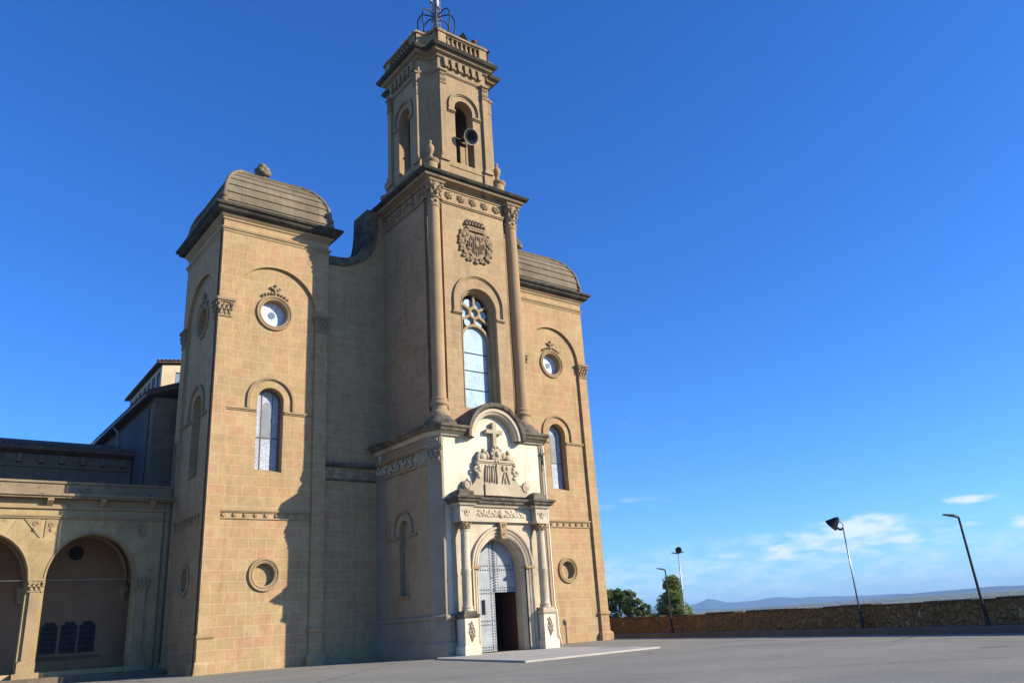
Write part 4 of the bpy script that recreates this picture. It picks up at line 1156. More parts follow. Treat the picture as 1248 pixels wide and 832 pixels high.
# ------------------------------------------------------------------ doorway: pedestals, columns, entablature, arch, door
def doorway():
    fr = front(0, -7.0)
    w = MB()
    out = arch(0, 1.72, 4.65, .1, 32)
    panel(w, fr, [(-2.25, .1)] + out + [(2.25, .1), (2.25, 7.15), (-2.25, 7.15)])
    strip(w, fr, out, -.4, 0, closed=False)
    fr5 = front(0, -6.72)
    for s_ in (-1, 1):
        a, c = sorted((s_ * 2.25, s_ * 3.2)); fbox(w, fr5, a, c, .1, 7.15, -.1, 0); fbox(w, front(0, -7.0), *sorted((s_ * 2.2, s_ * 2.3)), .1, 7.15, -.3, 0.004)
    dw = w.build('doorway', M_TRIMP, church)
    m = MB()
    archmould(m, fr, 0, 4.65, .1, [(1.55, -.9), (1.55, -.30), (1.62, -.24), (1.68, -.12), (1.72, -.10), (1.72, .02), (1.80, .06), (1.86, .02), (1.90, .08), (1.98, .12), (2.04, .05), (2.10, .16), (2.2, .18), (2.24, .0)], 36, 1.03)
    m.build('archivolt', M_TRIMP, dw, auto=.5)
    m = MB()
    for s_ in (-1, 1):
        a, c = sorted((s_ * 1.62, s_ * 2.28)); fbox(m, fr, a, c, 4.55, 4.68, -.3, .2)
    prism(m, fr, [(-.16, 6.2), (.16, 6.2), (.26, 7.15), (-.26, 7.15)], -.2, .34); scroll(m, fr, 0, 6.95, .34, .14, 1, .05); scroll(m, fr, 0, 6.45, .34, .09, 1, .04)
    m.build('keystone', M_TRIM, dw)
    # entablature
    m = MB()
    fbox(m, fr, -2.25, 2.25, 7.15, 7.27, -.1, .22); fbox(m, fr, -2.25, 2.25, 7.27, 8.0, -.1, .14)
    for s_ in (-1, 1):
        a, c = sorted((s_ * 2.25, s_ * 3.22)); fbox(m, fr, a, c, 7.1, 7.27, .0 - .3, .68); fbox(m, fr, a + .03, c - .03, 7.27, 8.0, -.3, .6)
    m.build('entablature', M_TRIMP, dw, bevel=.01)
    m = MB(); [(ell(m, (u, 7.64 + .08 * math.cos(u * 9), .14), .17, .09, .06, fr, .6 * (-1) ** k), ell(m, (u, 7.8 - .1 * (k % 2), .14), .07, .07, .06, fr), ell(m, (u + .1, 7.48, .14), .09, .05, .05, fr, -.4)) for k, u in enumerate([-1.6 + .2 * q for q in range(17)])]
    ell(m, (0, 7.64, .15), .2, .26, .12, fr)
    for s_ in (-1, 1): a, c = sorted((s_ * 2.42, s_ * 3.05)); frieze(m, fr, a, c, 7.34, 7.94, .61, .55, 43)
    m.build('carved_frieze', M_TRIMP, dw, smooth=True)
    EP = [(-3.22, -6.7), (-3.22, -7.66), (-2.22, -7.66), (-2.22, -7.2), (2.22, -7.2), (2.22, -7.66), (3.22, -7.66), (3.22, -6.7)]
    m = MB(); sweep(m, EP, [(.02, 7.98), (.06, 8.02), (.1, 8.12), (.16, 8.16)], False); m.build('cornice', M_TRIMP, dw)
    m = MB(); sweep(m, EP, [(.16, 8.14), (.24, 8.18), (.26, 8.3), (.36, 8.36), (.38, 8.46), (.1, 8.54)])
    m.build('cornice_coping', M_DARKC, dw)
    m = MB()
    for s_ in (-1, 1):
        a, c = sorted((s_ * 2.2, s_ * 3.22)); sweep(m, rectpath(a, c, -7.62, -6.66), [(0, 8.5), (0, 8.8), (-.3, 8.98)])
    m.build('corner_block', M_DARKC, dw)
    for s_ in (-1, 1):
        c = (s_ * 2.75, -7.32)
        m = MB(); lathe(m, c, [(.34, 2.3), (.34, 2.38), (.3, 2.44), (.33, 2.5), (.27, 2.6), (.27, 2.7), (.265, 4.4), (.29, 4.44), (.29, 4.5), (.262, 4.54), (.235, 6.55), (.27, 6.58), (.27, 6.64), (.23, 6.68)], 24)
        m.build('column', M_TRIMP, dw, auto=.7)
        m = MB(); leafcap(m, c, .235, 6.64, 7.1); m.build('capital', M_TRIM, dw, auto=.7)
        m = MB(); P = rectpath(s_ * 2.75 - .43, s_ * 2.75 + .43, -7.64, -6.9)
        sweep(m, P, [(.1, .08), (.1, .5), (.03, .6), (0, .62), (0, 1.95)], False); 
        m.build('pedestal', M_PALE, dw)
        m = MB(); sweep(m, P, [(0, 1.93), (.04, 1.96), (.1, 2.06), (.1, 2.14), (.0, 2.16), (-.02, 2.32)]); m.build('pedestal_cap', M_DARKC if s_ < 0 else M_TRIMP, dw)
        m = MB(); F7 = front(s_ * 2.75, -7.64)
        for k in range(4): scroll(m, F7, (-1) ** k * .06, 1.0 + .2 * k, .02, .14, (-1) ** k, .025, k)
        tube(m, [F7(0, .75, .02), F7(.19, 1.28, .02), F7(0, 1.8, .02), F7(-.19, 1.28, .02), F7(0, .75, .02)], .02, 5)
        m.build('carved_emblem', M_TRIM, dw, smooth=True)
    # door leaves on y = -6.12
    fd = front(0, -6.12); r = 1.58
    left_leaf = [(-r, .12), (-.015, .12)] + [(-.015, 4.65 + r)] + [(r * math.cos(a), 4.65 + r * math.sin(a)) for a in [PI / 2 + .02 + (PI / 2 - .02) * i / 14 for i in range(15)]]
    m = MB(); prism(m, fd, left_leaf, -.08, 0); L = m.build('door', M_DOOR, church)
    right_leaf = [(.015, 3.3), (r, 3.3)] + [(r * math.cos(a), 4.65 + r * math.sin(a)) for a in [(PI / 2 - .02) * i / 14 for i in range(15)]] + [(.015, 4.65 + r)]
    m = MB(); prism(m, fd, right_leaf, -.08, 0); R_ = m.build('door', M_DOOR, church); R_['label'] = 'upper half of the right grey door leaf above the open passage'
    def studs(parent, lines):
        m = MB()
        for (u0, v0, u1, v1) in lines:
            n = max(2, int(math.hypot(u1 - u0, v1 - v0) / .15))
            for i in range(n + 1):
                t = i / n; u, v = u0 + (u1 - u0) * t, v0 + (v1 - v0) * t
                if abs(u) > r - .06 or (v > 4.65 and math.hypot(u, v - 4.65) > r - .06): continue
                F8 = fd(u, v, .0)
                m.add([fd(u - .038, v - .036, 0.013), fd(u + .038, v - .036, 0.013), fd(u + .038, v + .036, 0.013), fd(u - .038, v + .036, 0.013), fd(u, v, .04)], [(0, 1, 4), (1, 2, 4), (2, 3, 4), (3, 0, 4)])
        m.build('stud_pattern', M_STUD, parent)['kind'] = 'stuff'
    rowsL = []
    for v in (.22, .36, 1.55, 1.75, 3.25, 3.45, 4.55, 4.78): rowsL.append((-r, v, -.1, v))
    rowsL += [(-.1, .3, -.1, 6.1), (-.26, .3, -.26, 6.0)]
    for rr in (1.44,):
        for i in range(12): 
            a = PI / 2 + i * PI / 24; rowsL.append((rr * math.cos(a), 4.65 + rr * math.sin(a), rr * math.cos(a + PI / 24), 4.65 + rr * math.sin(a + PI / 24)))
    studs(L, rowsL)
    rowsR = [(.1, v, r, v) for v in (3.4, 3.55, 4.55, 4.78)] + [(.1, 3.4, .1, 6.1), (.26, 3.4, .26, 6.0)]
    studs(R_, rowsR)
    m = MB()
    for u in (-.9 + .2 * 0, -.18): pass
    fbox(m, fd, -.30, -.06, .13, 6.15, 0, .012); fbox(m, fd, .06, .30, 3.32, 6.15, 0, .012)
    m.build('door_strap', M_DOOR, L)
    m = MB(); fbox(m, fd, -.02, .02, 3.32, 6.2, 0, .03); m.build('door_seam', M_STUD, R_)
    m = MB(); fbox(m, fd, -1.08, -.62, 2.0, 3.0, 0, .012)
    m.build('door_hatch', M_DOOR, L)
    m = MB(); fbox(m, fd, -.98, -.72, 2.1, 2.9, .013, .02); m.build('hatch_dark_slab', M_DARKI, L)  # near-black slab on the leaf, painted for the shaded hole
    m = MB()
    for k in range(4): tube(m, [fd(-.95 + k * .066, 2.1, .04), fd(-.95 + k * .066, 2.9, .04)], .012, 5)
    m.build('grille', M_STUD, L)
    m = MB(); ell(m, (-.2, 4.1, .02), .06, .06, .03, fd); m.build('door_knocker', M_STUD, L)
    # open lower leaf swung inwards and dim lobby
    m = MB(); m.box(1.50, 1.57, -6.1, -4.7, .12, 3.28); m.build('open_leaf', M_WOOD, church)
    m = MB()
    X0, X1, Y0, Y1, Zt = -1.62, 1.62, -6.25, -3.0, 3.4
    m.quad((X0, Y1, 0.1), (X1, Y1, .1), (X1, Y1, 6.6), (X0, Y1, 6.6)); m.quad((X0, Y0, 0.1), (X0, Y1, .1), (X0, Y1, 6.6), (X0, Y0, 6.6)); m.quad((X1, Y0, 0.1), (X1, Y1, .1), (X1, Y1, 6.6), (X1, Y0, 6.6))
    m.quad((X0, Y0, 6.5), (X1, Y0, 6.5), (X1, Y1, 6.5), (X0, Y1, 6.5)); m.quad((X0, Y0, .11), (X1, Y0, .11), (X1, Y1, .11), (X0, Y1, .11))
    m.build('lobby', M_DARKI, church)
    return dw
dway = doorway()

# white downpipe at the right of the portal
m = MB(); tube(m, [(3.88, -6.75, 12.1), (3.86, -6.84, 11.8), (3.86, -6.86, 2.4), (3.9, -6.98, 2.1), (3.9, -7.0, .9), (4.0, -7.1, .15)], .05, 8)
m.build('downpipe', M_WPIPE, pb, smooth=True)

# paved platform before the door
m = MB()
pp = [(-4.65, -8.1), (-4.2, -9.8), (4.7, -9.3), (9.9, -8.6), (10.4, -7.6), (4.6, -7.2), (4.3, -6.2), (-4.2, -6.2)]
pp = [(-4.9, -7.4), (-5.34, -9.22), (-7.2, -17.8), (1.6, -17.05), (3.5, -7.7), (3.5, -6.2), (-4.0, -6.2)]
sweep(m, pp, [(0, -.05), (0, .065), (-.012, .075)])
struct(m.build('platform', M_PLAT))

# ------------------------------------------------------------------ nave behind, crossing drum
m = MB()
X, Y = -15.9, 8.9
m.box(X + .06, 14.0, Y, 40, 0, 17.0)
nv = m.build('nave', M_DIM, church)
m = MB(); m.quad((X, Y + 1.0, 9), (X, 39, 9), (X, 39, 16.6), (X, Y + 1.0, 16.6)); m.build('plaster_wall', M_GPLAST, nv)
m = MB()
for s0, dx in ((0, 0),):
    Pq = [(X - .55, Y - .55, 16.95), (X - .55, 40.5, 16.95), (-8, 40.5, 19.9), (-8, Y - .55, 19.9)]
    m.quad(*Pq); m.quad(*[(a, b, c + .22) for a, b, c in Pq])
    m.quad(Pq[0], Pq[1], (X - .55, 40.5, 17.17), (X - .55, Y - .55, 17.17)); m.quad(Pq[0], Pq[3], (-8, Y - .55, 20.12), (X - .55, Y - .55, 17.17))
rows = 40
for i in range(60):
    y = Y - .5 + i * .55; tube(m, [(X - .58, y, 17.2), (-12.5, y, 18.75)], .09, 6)
m.build('nave_roof', M_TILE, nv)
m = MB(); tube(m, [(X - .6, Y - .4, 16.93), (X - .6, 40, 16.93)], .09, 8); tube(m, [(X - .55, 17.6, 16.9), (X - .2, 17.6, 16.5), (X - .1, 17.6, 9.0)], .07, 8)
m.build('downpipe', M_GALV, nv, smooth=True)
# crossing lantern: long side faces left, sunlit end faces the square
A = Vector((-11.39, 26.0)); B = Vector((-11.0, 39.0)); ud = (B - A).normalized(); nd = Vector((-ud.y, ud.x)); er = -nd
Cc = A + er * 9; Dd = B + er * 9
m = MB(); LZ0, LZ1 = 17.5, 24.9
FL = Frame((A.x, A.y, 0), (ud.x, ud.y, 0), (nd.x, nd.y, 0)); FE = Frame((A.x, A.y, 0), (er.x, er.y, 0), (-ud.x, -ud.y, 0))
Lg = (B - A).length
wins = [rect(.7 + i * 1.75, 1.95 + i * 1.75, 22.9, 24.5) for i in range(7)]
panel(m, FL, rect(0, Lg, LZ0, LZ1), wins); [strip(m, FL, w_, -.2, 0) for w_ in wins]
wE = [rect(1.15 + i * 2.1, 2.3 + i * 2.1, 22.95, 24.35) for i in range(3)]
panel(m, FE, [(0, LZ0), (9, LZ0), (9, LZ1 + 1.0), (0, LZ1)], wE); [strip(m, FE, w_, -.2, 0) for w_ in wE]
lan = m.build('lantern_drum', M_CREAM, church)
for FF, ws in ((FL, wins), (FE, wE)):
    for w_ in ws:
        m = MB(); panel(m, FF, w_, (), -.12); m.build('window_pane', M_PANE, lan)
        m = MB(); u0, u1, v0, v1 = w_[0][0], w_[1][0], w_[0][1], w_[2][1]
        for a in (u0, (u0 + u1) / 2 - .02, u1 - .04): fbox(m, FF, a, a + .04, v0, v1, -.12, -.07)
        m.build('window_frame', M_POLE, lan)
m = MB(); A3 = FL(-.35, 0, .45); B3 = FL(Lg + .4, 0, .45); C3 = FE(9, 0, .35) ; 
q = [Vector((A3.x, A3.y, 24.92)), Vector((B3.x, B3.y, 24.92)), FL(Lg + .4, 0, -9) + Vector((0, 0, 26.2)), FL(-.35, 0, -9) + Vector((0, 0, 26.2))]
up = Vector((0, 0, .2))
m.quad(*q); m.quad(*[v + up for v in q]); m.quad(q[0], q[1], q[1] + up, q[0] + up); m.quad(q[0], q[3], q[3] + up, q[0] + up)
for i in range(28):
    a = q[0] + (q[3] - q[0]) * (i / 28) + up; ell(m, tuple(a), .12, .09, .2)
for i in range(24):
    a = q[0] + (q[1] - q[0]) * (i / 24) + up; tube(m, [a - Vector((0, 0, .02)), a + (q[3] - q[0]) * .35], .09, 5)
m.build('lantern_roof', M_TILE, lan)

# ================================================================== CLOISTER ARCADE
arc = thing('arcade', 'arcaded stone cloister wing with round arches left of the left tower', 'arcade', (-22, 6.6, 0))
YA = 6.6; fa = front(0, YA)
cen = [-18.93 - 5.42 * i for i in range(4)]
xl, xr = -38.0, -14.87
holes = [arch(c, 2.27, 5.3, .6, 32, 2.52) for c in cen]
w = MB(); panel(w, fa, rect(xl, xr, 0, 9.2), holes)
for h in holes: strip(w, fa, h, -.6, 0)
panel(w, Frame(fa(0, 0, -.6), fa.u, -fa.n), rect(xl, xr, 0, 9.2), holes)
wall = w.build('arcade_wall', ashlar('arcade_ashlar', [(.43, .31, .145), (.46, .34, .165), (.40, .285, .135)], (.40, .29, .16), bw=1.5, bh=.62, stain=.35, mmix=.6, dark=.58), arc)
m = MB()
for c in cen:
    archmould(m, fa, c, 5.3, 5.3, [(2.27, -.3), (2.27, .0), (2.31, .05), (2.37, .05), (2.40, .0)], 32, 1.11)
m.build('arch_moulding', M_TRIM, wall)
m = MB()
for c in cen:   # raised voussoir ring joints
    for k in range(1, 11):
        a = PI * k / 11; ca, sa = -math.cos(a), math.sin(a); q_ = .012
        prism(m, fa, [(c + 2.42 * ca - q_ * sa, 5.3 + 2.68 * sa + q_ * ca), (c + 2.42 * ca + q_ * sa, 5.3 + 2.68 * sa - q_ * ca), (c + 3.25 * ca + q_ * sa, 5.3 + 3.5 * sa - q_ * ca), (c + 3.25 * ca - q_ * sa, 5.3 + 3.5 * sa + q_ * ca)], -.01, .02) if 3.5 * sa + 5.3 < 9.0 and abs(3.25 * ca) < 2.72 else None
    for s_ in (-1, 1):   # carved corner spandrels
        prism(m, fa, [(c + s_ * 1.75, 8.62), (c + s_ * 2.55, 8.62), (c + s_ * 2.6, 8.55), (c + s_ * 2.62, 7.6), (c + s_ * 2.55, 7.66)], -.01, .05)
        scroll(m, fa, c + s_ * 2.32, 8.35, .06, .16, s_, .04); ell(m, (c + s_ * 2.3, 8.05, .06), .1, .12, .07, fa)
m.build('spandrel_carving', M_TRIM, wall)
for i in range(5):
    x = cen[0] + 2.71 - 5.42 * i
    m = MB(); fbox(m, fa, x - .24, x + .24, 1.15, 4.75, -.01, .16)
    fbox(m, fa, x - .43, x + .43, .6, 1.15, -.62, .26); fbox(m, fa, x - .36, x + .36, 1.1, 1.22, -.61, .22)
    m.build('pier', M_TRIM, wall, bevel=.015)
    m = MB(); capital(m, fa, x - .34, x + .34, 4.72, 5.4, .14, .1, i); m.build('pier_capital', M_TRIM, wall, auto=.7)
    m = MB(); fbox(m, fa, x - .62, x + .62, 0, .62, -.7, .45); m.build('pier_pedestal', M_TRIM, wall, bevel=.015)
m = MB(); fbox(m, fa, xl, xr, .0, .35, -.3, .9); m.build('step', M_DIM, wall)
# entablature and parapet
m = MB(); fbox(m, fa, xl, xr, 8.66, 8.76, -.2, .1); fbox(m, fa, xl, xr, 8.76, 8.84, -.2, .16)
fbox(m, fa, xl, xr, 9.2, 9.34, -.5, .14); fbox(m, fa, xl, xr, 9.34, 9.75, -.5, .05); m.build('string_course', M_TRIM, wall)
m = MB(); fbox(m, fa, xl, xr, 9.75, 9.86, -.5, .55); fbox(m, fa, xl, xr, 9.86, 10.0, -.5, .66); fbox(m, fa, xl, xr, 10.0, 10.62, -.4, .12); fbox(m, fa, xl, xr, 10.62, 10.74, -.5, .22)
m.build('parapet', M_CORN, wall)
m = MB()
for i in range(9): 
    x = xr - 1.2 - i * 2.71
    prism(m, Frame((x - .16, YA, 0), (0, -1, 0), (1, 0, 0)), [(0, 9.36), (.16, 9.36), (.5, 9.62), (.52, 9.75), (0, 9.75)], 0, .32)
m.build('bracket', M_TRIM, wall)
# gallery interior
m = MB(); YB = 10.2
m.quad((xl, YB, 0), (xr, YB, 0), (xr, YB, 8.4), (xl, YB, 8.4))
m.quad((xr, YA + .6, 0), (xr, YB, 0), (xr, YB, 8.4), (xr, YA + .6, 8.4))
for c in cen:     # cross vault
    n = 12
    for i in range(n):
        a0, a1 = PI * i / n, PI * (i + 1) / n
        for (ya, yb) in ((YA + .6, YB),):
            m.quad((c - 2.71 * math.cos(a0), ya, 5.3 + 2.9 * math.sin(a0)), (c - 2.71 * math.cos(a1), ya, 5.3 + 2.9 * math.sin(a1)), (c - 2.71 * math.cos(a1), yb, 5.3 + 2.9 * math.sin(a1)), (c - 2.71 * math.cos(a0), yb, 5.3 + 2.9 * math.sin(a0)))
m.build('gallery_wall', M_PLAST, arc)
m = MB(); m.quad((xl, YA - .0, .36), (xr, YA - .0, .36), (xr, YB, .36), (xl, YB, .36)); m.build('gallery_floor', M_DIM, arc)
m = MB()
for c in cen:
    for s_ in (-1, 1):
        pts = [(c + s_ * 2.6 * math.cos(PI / 2 * i / 8), YB - .12 - (YB - YA - .8) * .5 * math.sin(PI / 2 * i / 8), 5.2 + 2.8 * math.sin(PI / 2 * i / 8)) for i in range(9)]
        tube(m, pts, .13, 6)
m.build('vault_rib', M_TRIM, arc, smooth=True)
for c in cen:
    for s_ in (-1, 1):
        m = MB(); FB = front(c + s_ * 2.5, YB); prism(m, FB, [(-.12, 4.3), (.12, 4.3), (.25, 5.2), (-.25, 5.2)], 0, .3); ell(m, (0, 4.7, .28), .14, .25, .1, FB)
        m.build('corbel', M_TRIM, arc)
    m = MB(); tube(m, [(c - 2.3, YA + .3, 5.35), (c + 2.3, YA + .3, 5.35)], .022, 6); m.build('tie_rod', M_GALV, arc)
m = MB(); FB = front(-19.2, YB); ring(m, FB, 0, 7.15, 0, 0, 0, 0, 24, [(.0, .06), (.2, .06), (.26, .12), (.36, .12), (.42, .0)]); 
for k in range(4): ell(m, (.12 * math.cos(k * PI / 2 + .7), 7.15 + .12 * math.sin(k * PI / 2 + .7), .08), .09, .09, .06, FB)
m.build('medallion', M_DARKI, arc)
for i, (x, lab) in enumerate(((-20.15, 'left black arched plaque on the arcade back wall, engraved, next to the lit pier'), (-19.13, 'middle one of three black arched plaques on the arcade back wall'), (-18.15, 'right black arched plaque on the arcade back wall, farthest from the lit pier'))):
    pq = thing('memorial_plaque', lab, 'plaque', (x, YB, 1.5), 'black plaques on the arcade wall')
    FB = front(x, YB)
    sh = [(-.37, 1.55), (.37, 1.55), (.37, 2.95), (.24, 3.02), (.2, 3.14), (-.2, 3.14), (-.24, 3.02), (-.37, 2.95)]
    m = MB(); panel(m, FB, sh, (), .075); m.build('slab', M_PLAQ, pq)
    m = MB(); sh2 = [(-.44, 1.49), (.44, 1.49), (.44, 3.0), (.3, 3.08), (.25, 3.22), (-.25, 3.22), (-.3, 3.08), (-.44, 3.0)]; prism(m, FB, sh2, 0, .07); m.build('frame', M_IRON, pq)
m = MB(); fbox(m, front(-19.1, YB), -1.7, 1.7, 1.2, 1.36, 0, .16); m.build('ledge', M_DIM, arc)
# flat roof of arcade
m = MB(); m.box(xl, xr, YA + .3, 13.0, 9.3, 9.75); m.build('arcade_roof', M_DARKC, arc)
m = MB(); tube(m, [(-15.28, YA - .08, 9.6), (-15.28, YA - .08, .3)], .05, 8); m.build('downpipe', M_GPIPE, arc)
# building behind the arcade
rb = thing('rear_wing', 'dark stone wing with tiled eaves rising behind the arcade parapet', 'building', (-25, 13, 0))
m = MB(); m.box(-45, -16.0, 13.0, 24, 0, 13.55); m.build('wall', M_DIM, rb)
m = MB(); P4 = [(-45.5, 12.5, 13.8), (-15.9, 12.5, 13.8), (-15.9, 19, 15.6), (-45.5, 19, 15.6)]
m.quad(*P4); m.quad(*[(a, b, c + .2) for a, b, c in P4]); m.quad(P4[0], P4[1], (-15.9, 12.5, 14.0), (-45.5, 12.5, 14.0)); m.quad(P4[1], P4[2], (-15.9, 19, 15.8), (-15.9, 12.5, 14.0))
m.quad((-45.5, 12.5, 13.8), (-15.9, 12.5, 13.8), (-15.9, 13.0, 13.55), (-45.5, 13.0, 13.55))
for i in range(100): x = -45.3 + i * .3; tube(m, [(x, 12.46, 14.03), (x, 15, 14.73)], .09, 5)
m.build('roof', M_TILE, rb)
m = MB()
for i in range(22):
    x = -16.6 - i * 1.2; m = MB(); fbox(m, front(x, 13), -.14, .14, 13.0, 13.5, 0, .35); m.build('eaves_bracket', M_DIM, rb)
m = MB(); fbox(m, front(0, 13), -45, -16.0, 12.75, 12.87, 0, .12); m.build('string_course', M_DIM, rb)

# ================================================================== PARAPET WALL at the edge of the square
def rubble_mat():
    M = NT('rubble_masonry', .95, .1)
    if not hasattr(M, 'pos'): M.pos = M.n('ShaderNodeNewGeometry').outputs['Position']
    nzv = M.n('ShaderNodeTexNoise'); nzv.inputs['Scale'].default_value = 1.5; M.l(M.pos, nzv.inputs['Vector'])
    mxv = M.n('ShaderNodeMixRGB'); mxv.inputs[0].default_value = .3; M.l(M.pos, mxv.inputs[1]); M.l(nzv.outputs['Color'], mxv.inputs[2])
    v = M.n('ShaderNodeTexVoronoi', feature='DISTANCE_TO_EDGE'); v.inputs['Scale'].default_value = 4.4; M.l(mxv.outputs[0], v.inputs['Vector'])
    v2 = M.n('ShaderNodeTexVoronoi'); v2.inputs['Scale'].default_value = 4.4; M.l(mxv.outputs[0], v2.inputs['Vector'])
    cn = M.n('ShaderNodeSeparateColor'); M.l(v2.outputs['Color'], cn.inputs[0])
    c = M.ramp(cn.outputs[0], [(0, (.21, .125, .052)), (.5, (.30, .18, .078)), (.8, (.25, .15, .062)), (1.0, (.56, .39, .20))])
    big = M.noise(.35, 5, .6)
    c = M.mix(1.0, c, M.ramp(big, [(.35, .5), (.7, 1.25)]), 'MULTIPLY')
    c = M.mix(1.0, c, M.ramp(M.noise(7, 6, .75), [(.3, .55), (.7, 1.35)]), 'MULTIPLY')
    c = M.mix(M.ramp(M.noise(1.2, 8, .75), [(.55, 0.0), (.66, .8)]), c, (.07, .05, .028))
    e_ = M.ramp(v.outputs['Distance'], [(.0, 1.0), (.07, 0.0)])
    soil = M.ramp(M.noise(.55, 6, .7), [(.46, .95), (.62, .15)])
    c = M.mix(soil, c, M.mix(M.ramp(M.noise(5, 8, .8), [(.35, 0.0), (.65, 1.0)]), (.12, .07, .027), (.34, .21, .085)))
    c = M.mix(M.math('MULTIPLY', M.math('MULTIPLY', e_, .5), M.math('SUBTRACT', 1.0, soil)), c, (.035, .025, .014))
    h = M.math('ADD', M.ramp(v.outputs['Distance'], [(0, 0.0), (.15, 1.0)]), M.math('MULTIPLY', M.noise(9, 5, .7), .6))
    M.bump(h, 1.0, .09)
    return M.out(c)
pw = thing('parapet_wall', 'low brown rubble stone parapet wall along the edge of the square', 'wall', tuple(kp(30, 1.3)))
m = MB(); rnd = random.Random(8); N = 420; T0, T1 = -90, 205
def wtop(t): return 1.26 + .0035 * t + .02 * noise.noise(Vector((t * .7, 0, 0)))
prev = None
rowsN = 7
grid = []
for i in range(N + 1):
    t = T0 + (T1 - T0) * i / N; top = wtop(t); row = []
    for k in range(rowsN + 1):
        z = .2 + (top - .2) * k / rowsN
        row.append(kp(t, 1.05 + .035 * noise.noise(Vector((t * 1.9, z * 3, 2))), z))
    row.append(kp(t, 1.10, top + .02)); row.append(kp(t, 1.6, top + .02)); row.append(kp(t, 1.62, -.3))
    grid.append(row)
kN = len(grid[0])
m.add([p_ for r_ in grid for p_ in r_], [(i * kN + j, (i + 1) * kN + j, (i + 1) * kN + j + 1, i * kN + j + 1) for i in range(N) for j in range(kN - 1)])
m.build('rubble_wall', rubble_mat(), pw)
m = MB(); t = T0
while t < T1 - 1:
    L = rnd.uniform(.7, 1.5); z = wtop(t + L / 2)
    if rnd.random() < .93:
        a, b_, hh = t + .015, t + L - .015, rnd.uniform(-.045, .035)
        P0 = [kp(a, .99, z), kp(b_, .99, z), kp(b_, 1.66, z), kp(a, 1.66, z)]; up_ = Vector((0, 0, .07 + hh))
        for q_ in ((0, 1), (1, 2), (2, 3), (3, 0)): m.quad(P0[q_[0]], P0[q_[1]], P0[q_[1]] + up_, P0[q_[0]] + up_)
        m.quad(*[v + up_ for v in P0]); m.quad(*P0)
    t += L
m.build('coping', plain_stone('parapet_coping_stone', (.13, .10, .06), .5, .5, (.045, .038, .025), 1.5), pw)

# ================================================================== LAMPS
def pole_axis(base, top): return (Vector(top) - Vector(base))
def led_lamp(base, lean, h, lab, arm_dir):
    t = thing('street_lamp', lab, 'street lamp', base, 'flat-headed street lamps by the parapet')
    b = Vector(base); tp = b + Vector((lean[0], lean[1], h))
    m = MB(); tube(m, [b, b + (tp - b) * .25, tp], .07, 10, .045); m.build('pole', M_POLE, t, smooth=True)
    m = MB(); lathe(m, (b.x, b.y), [(.17, b.z), (.17, b.z + .03), (.1, b.z + .05), (.09, b.z + .3), (.0, b.z + .3)], 12); m.build('base_plate', M_POLE, t)
    d = Vector(arm_dir).normalized(); s2 = Vector((-d.y, d.x, 0)).normalized()
    m = MB(); tube(m, [tp, tp + d * .12 + Vector((0, 0, .03))], .05, 8); m.build('arm', M_POLE, t)
    m = MB(); o2 = tp + d * .05 + Vector((0, 0, .0)); e2 = tp + d * .62 + Vector((0, 0, .12)); u_ = Vector((0, 0, 1))
    for (aa, bb, wa, wb, ha, hb) in ((o2, o2 + (e2 - o2) * .3, .05, .13, .07, .09), (o2 + (e2 - o2) * .3, e2, .13, .10, .09, .04)):
        A_ = [aa - s2 * wa, aa + s2 * wa, aa + s2 * wa * .8 + u_ * ha, aa - s2 * wa * .8 + u_ * ha]; B_ = [bb - s2 * wb, bb + s2 * wb, bb + s2 * wb * .8 + u_ * hb, bb - s2 * wb * .8 + u_ * hb]
        m.add(A_ + B_, [(0, 1, 5, 4), (1, 2, 6, 5), (2, 3, 7, 6), (3, 0, 4, 7), (0, 3, 2, 1), (4, 5, 6, 7)])
    m.build('lamp_head', M_POLE, t)
left_dir = Vector((-.79, .61, .02))
# screen-left at the camera is roughly (-.79, .61); leans measured from the photograph
led_lamp((7.48, -29.61, .29), (-.12, .09), 4.32, 'large dark street lamp with flat head at the right, before the parapet', left_dir)
led_lamp((15.65, -5.29, .29), (0, 0), 4.15, 'small dark street lamp with flat head close to the pine beside the church', left_dir)

sp = thing('spotlight_pole', 'thin pole with black cone-shaped spotlight before the parapet', 'spotlight', (9.76, -22.83, .29))
b = Vector((9.76, -22.83, .29)); tp = b + Vector((-.03, .02, 4.75))
m = MB(); tube(m, [b, tp], .045, 10, .032); m.build('pole', M_GALV, sp, smooth=True)
m = MB(); tube(m, [b, b + (tp - b) * .16], .07, 10); m.build('pole_sleeve', M_POLE, sp)
m = MB(); L_ = Vector((-.79, .61, 0))
tube(m, [tp, tp + L_ * .15 + Vector((0, 0, -.06)), tp + L_ * .33 + Vector((0, 0, .05))], .06, 6)
tube(m, [tp, tp + L_ * -.02 + Vector((0, 0, .2)), tp + L_ * .08 + Vector((0, 0, .32)), tp + L_ * .28 + Vector((0, 0, .3))], .022, 6); m.build('bracket', M_IRON, sp)
ax = (L_ * .62 + Vector((0, 0, -.62)) + Vector((.30, .38, 0))).normalized(); o_ = tp + L_ * .42 + Vector((0, 0, .3)); A1 = ax.orthogonal().normalized(); B1 = ax.cross(A1)
m = MB(); pr = [(.0, -.36), (.06, -.35), (.14, -.24), (.24, -.02), (.33, .18), (.35, .22), (.31, .2), (.0, .12)]
for i in range(20):
    a0, a1 = 2 * PI * i / 20, 2 * PI * (i + 1) / 20
    for (r0, d0), (r1, d1) in zip(pr, pr[1:]):
        f_ = lambda r, d, a: o_ + ax * d + (A1 * math.cos(a) + B1 * math.sin(a)) * r
        m.quad(f_(r0, d0, a0), f_(r0, d0, a1), f_(r1, d1, a1), f_(r1, d1, a0))
m.build('lamp_hood', M_IRON, sp, auto=.6)

